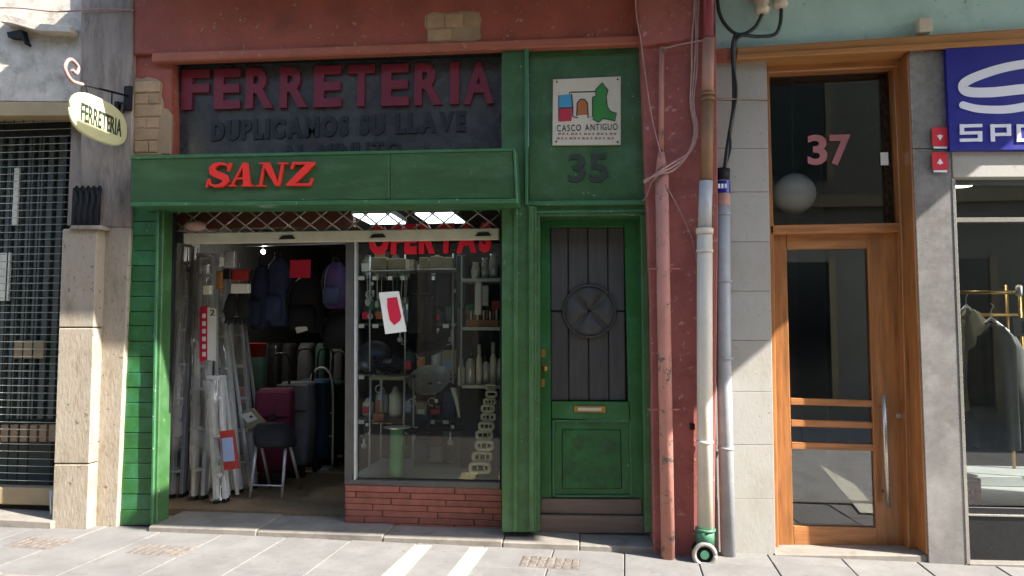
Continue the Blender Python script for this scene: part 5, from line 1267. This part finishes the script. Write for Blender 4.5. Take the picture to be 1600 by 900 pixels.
# two alarm stickers
for i, (ya, yb2, lab) in enumerate(((199, 234, 'upper red sticker on the grey pillar beside the blue sign'), (238, 271, 'lower red sticker on the grey pillar beside the blue sign'))):
    t = thing('red_sticker', lab, 'sticker', F(1468, yb2, -.062), 'red stickers on the grey pillar')
    P('label', 'sticker_red', t, [(1456, ya), (1480, ya), (1482, yb2-6), (1457, yb2-6)], -.0635, -.0605, 0)
    P('caption', 'white_sign', t, [(1459, yb2-5), (1480, yb2-5), (1480, yb2-2), (1459, yb2-2)], -.0635, -.0605, 0)
    s_ = 1 if i else -1; xm, ym = 1469, (ya+yb2)/2-2
    P('emblem', 'white_sign', t, [(xm-5, ym+s_*3), (xm, ym-s_*5), (xm+5, ym+s_*3), (xm+2, ym+s_*3), (xm, ym+s_*5), (xm-2, ym+s_*3)], -.065, -.0637, 0)

# right shop window -------------------------------------------------
YW = .02
rw = thing('right_shop_window', 'dark clothes shop window with steel frame at the right edge', 'window', F(1600, 885, YW))
P('pane', 'glass_clean', rw, [(1488, 348), (1900, 345), (1900, 790), (1506, 790)], YW+.01, YW+.02, 0)
P('pane', 'glass_clean', rw, [(1486, 277), (1900, 276), (1900, 339), (1487, 340)], YW+.01, YW+.02, 0)
P('transom_bar', 'steel', rw, [(1488, 340), (1900, 338), (1900, 345), (1488, 347)], YW-.02, YW+.05, .002)
P('base_panel', 'black', rw, [(1508, 792), (1900, 800), (1900, 890), (1512, 882)], YW, YW+.05, .003)
P('base_trim', 'steel', rw, [(1508, 803), (1900, 812), (1900, 815), (1508, 806)], YW-.012, YW+.01, .001)
P('sill', 'step', rb, [(1508, 880), (1900, 888), (1900, 910), (1512, 898)], -.05, .1, .005)
xr0 = F(1484, 500, .1).x
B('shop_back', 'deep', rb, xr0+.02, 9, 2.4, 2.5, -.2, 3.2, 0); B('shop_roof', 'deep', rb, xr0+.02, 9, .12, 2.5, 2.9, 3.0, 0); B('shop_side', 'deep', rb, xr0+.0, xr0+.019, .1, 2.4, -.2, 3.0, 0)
zst = F(1550, 788, .1).z
B('display_plinth', 'stage', rb, xr0+.02, 9, .1, .75, -.2, zst+.03, .005)
B('display_step', 'stage', rb, xr0+.02, 9, .5, .9, zst+.031, zst+.10, .005)
# rail and clothes
cr = thing('clothes_rail', 'gold tubular clothes rail in the right shop window', 'clothes rail', F(1592, 700, .6))
for yy2, y in ((457, .5), (492, .8)): MB().tube([F(1488, yy2, y), F(1594, yy2, y)], .012, 8).build('rail', 'brass', cr)
for x, y in ((1592, .5), (1594, .8), (1572, .8)): MB().tube([F(x, 445, y), (F(x, 445, y).x, y, zst+.1)], .011, 8).build('upright', 'brass', cr)
MB().tube([F(1592, 447, .5), F(1592, 462, .5)], .02, 8).build('joint', 'white_alu', cr)
def coat(label, name, px, y, ztoppx, zbotpx, wpx, mat, rz=0, cat='coat'):
    c = F(px, ztoppx, y); zb2 = F(px, zbotpx, y).z; w2 = abs(F(px+wpx/2, ztoppx, y).x-c.x); h = c.z-zb2
    t = thing(name, label, cat, (c.x, y, zb2), 'coats on the gold rail', rz)
    secs = [(0, 0, 0, w2*.88, .12), (0, 0, h*.3, w2*.86, .12), (0, 0, h*.6, w2*.9, .12), (0, 0, h*.82, w2*.98, .11), (0, 0, h*.90, w2*.86, .09), (0, 0, h*.96, w2*.5, .07), (0, 0, h, w2*.25, .05)]
    MB().loft(secs, 36, 2.4, .045, 9, px).build('body', mat, t, local=True)
    for s in (-1, 1):
        MB().loft([(s*(w2*1.02), -.02, h*.22, .045, .05), (s*w2*1.04, -.01, h*.5, .055, .06), (s*w2*.95, 0, h*.78, .06, .07), (s*w2*.66, 0, h*.9, .05, .06)], 16, 2.2, .05, 5).build('sleeve', mat, t, local=True)
    MB().tube(bez([(-w2*.3, -.05, h*.97), (0, -.075, h*.86), (w2*.3, -.05, h*.97)], 5), .014, 6).build('collar', mat, t, local=True)
    MB().tube([(-w2*.8, -.0, h*.93), (0, -.0, h*1.04), (w2*.8, -.0, h*.93)], .012, 6).build('hanger', 'white_alu', t, local=True)
    MB().tube(bez([(0, 0, h*1.03), (0, 0, h*1.03+.06), (.02, 0, h*1.03+.09), (.0, 0, h*1.03+.11)], 4), .004, 5).build('hanger_hook', 'alu', t, local=True)
    return t
coat('long beige coat, hanging at the left edge of the right shop window', 'beige_coat', 1510, .5, 484, 640, 66, 'beige_cloth', .5)
coat('charcoal patterned jacket hanging in front of the beige coat', 'charcoal_jacket', 1549, .45, 505, 700, 72, 'char_cloth', .15, 'jacket')
o = PR('shop_card', 'card_white', None, 1584, 496, 1612, 526, .05, .055, 0); tag(o, 'white card with a dark letter inside the right shop window', 'card')
q = R(1597, 502, 1606, 520, .046); t2 = text(None, 'E', q[0], q[1], q[2], q[3], .046, .05, 'ink', 'letter', bold=.02)
t2[0].parent = o; t2[0].location = (t2[0].location-o.location)
t = thing('red_notice_box', 'red square notice with a white ring on the white plinth of the right shop', 'notice', F(1521, 790, .08))
P('panel', 'sticker_red', t, [(1507, 744), (1533, 748), (1535, 789), (1508, 789)], .08, .10, .004)
c = F(1513, 769, .078); MB().tube([(c.x+.028*math.cos(2*math.pi*k/16), .078, c.z+.036*math.sin(2*math.pi*k/16)) for k in range(17)], .004, 5).build('ring', 'white_sign', t)
MB().rpx(1511, 750, 1527, 752, .076, .08).build('print_line', 'white_sign', t)
sp = thing('recessed_downlight', 'warm lit recessed downlight in the ceiling of the right shop', 'lamp', F(1503, 292, .9))
c = F(1505, 291, .9); MB().loft([(c.x, c.y, c.z, .06, .06), (c.x, c.y, c.z+.01, .07, .07)], 18).build('lens', M['spot'], sp); MB().loft([(c.x, c.y, c.z+.0101, .078, .078), (c.x, c.y, c.z+.06, .078, .078)], 18).build('housing', 'alu', sp)
pl_l = bpy.data.lights.new('downlight', 'SPOT'); pl_l.energy = 12; pl_l.color = (1, .93, .82); pl_l.spot_size = 2.0; pl_l.shadow_soft_size = .04
pl_o = bpy.data.objects.new('downlight', pl_l); COL.objects.link(pl_o); pl_o.location = c-Vector((0, 0, .03))
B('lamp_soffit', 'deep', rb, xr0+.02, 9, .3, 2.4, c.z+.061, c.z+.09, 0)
# ================================================================== OVERHEAD: unseen slab, added and stepped in depth to shade the fronts
zshd = 4.05
pr_, pl_ = F(1200, 540, 0), F(45, 105, 0)
xbr = pr_.x+(zshd-pr_.z)/SUN_Z; xbl = pl_.x+(zshd-pl_.z)/SUN_Z
drop = lambda z: SUN_B*(zshd-z)/SUN_Z
dep = drop(1.15)
shd = thing('shade_slab', 'unseen slab above the shop fronts, added to shade them', 'shade_slab', ((xbl+xbr)/2, -dep/2, zshd))
B('slab', 'panel', shd, 1.602, xbr, -drop(0)-.07, 0, zshd, zshd+.16, .01)
B('slab', 'panel', shd, xbl+1.7, 1.6, -dep, 0, zshd, zshd+.16, .01)
B('slab', 'panel', shd, xbl, xbl+1.698, -(.36+drop(3.0)), 0, zshd, zshd+.16, .01)
print('shade_slab', xbl, xbr, dep, drop(0))
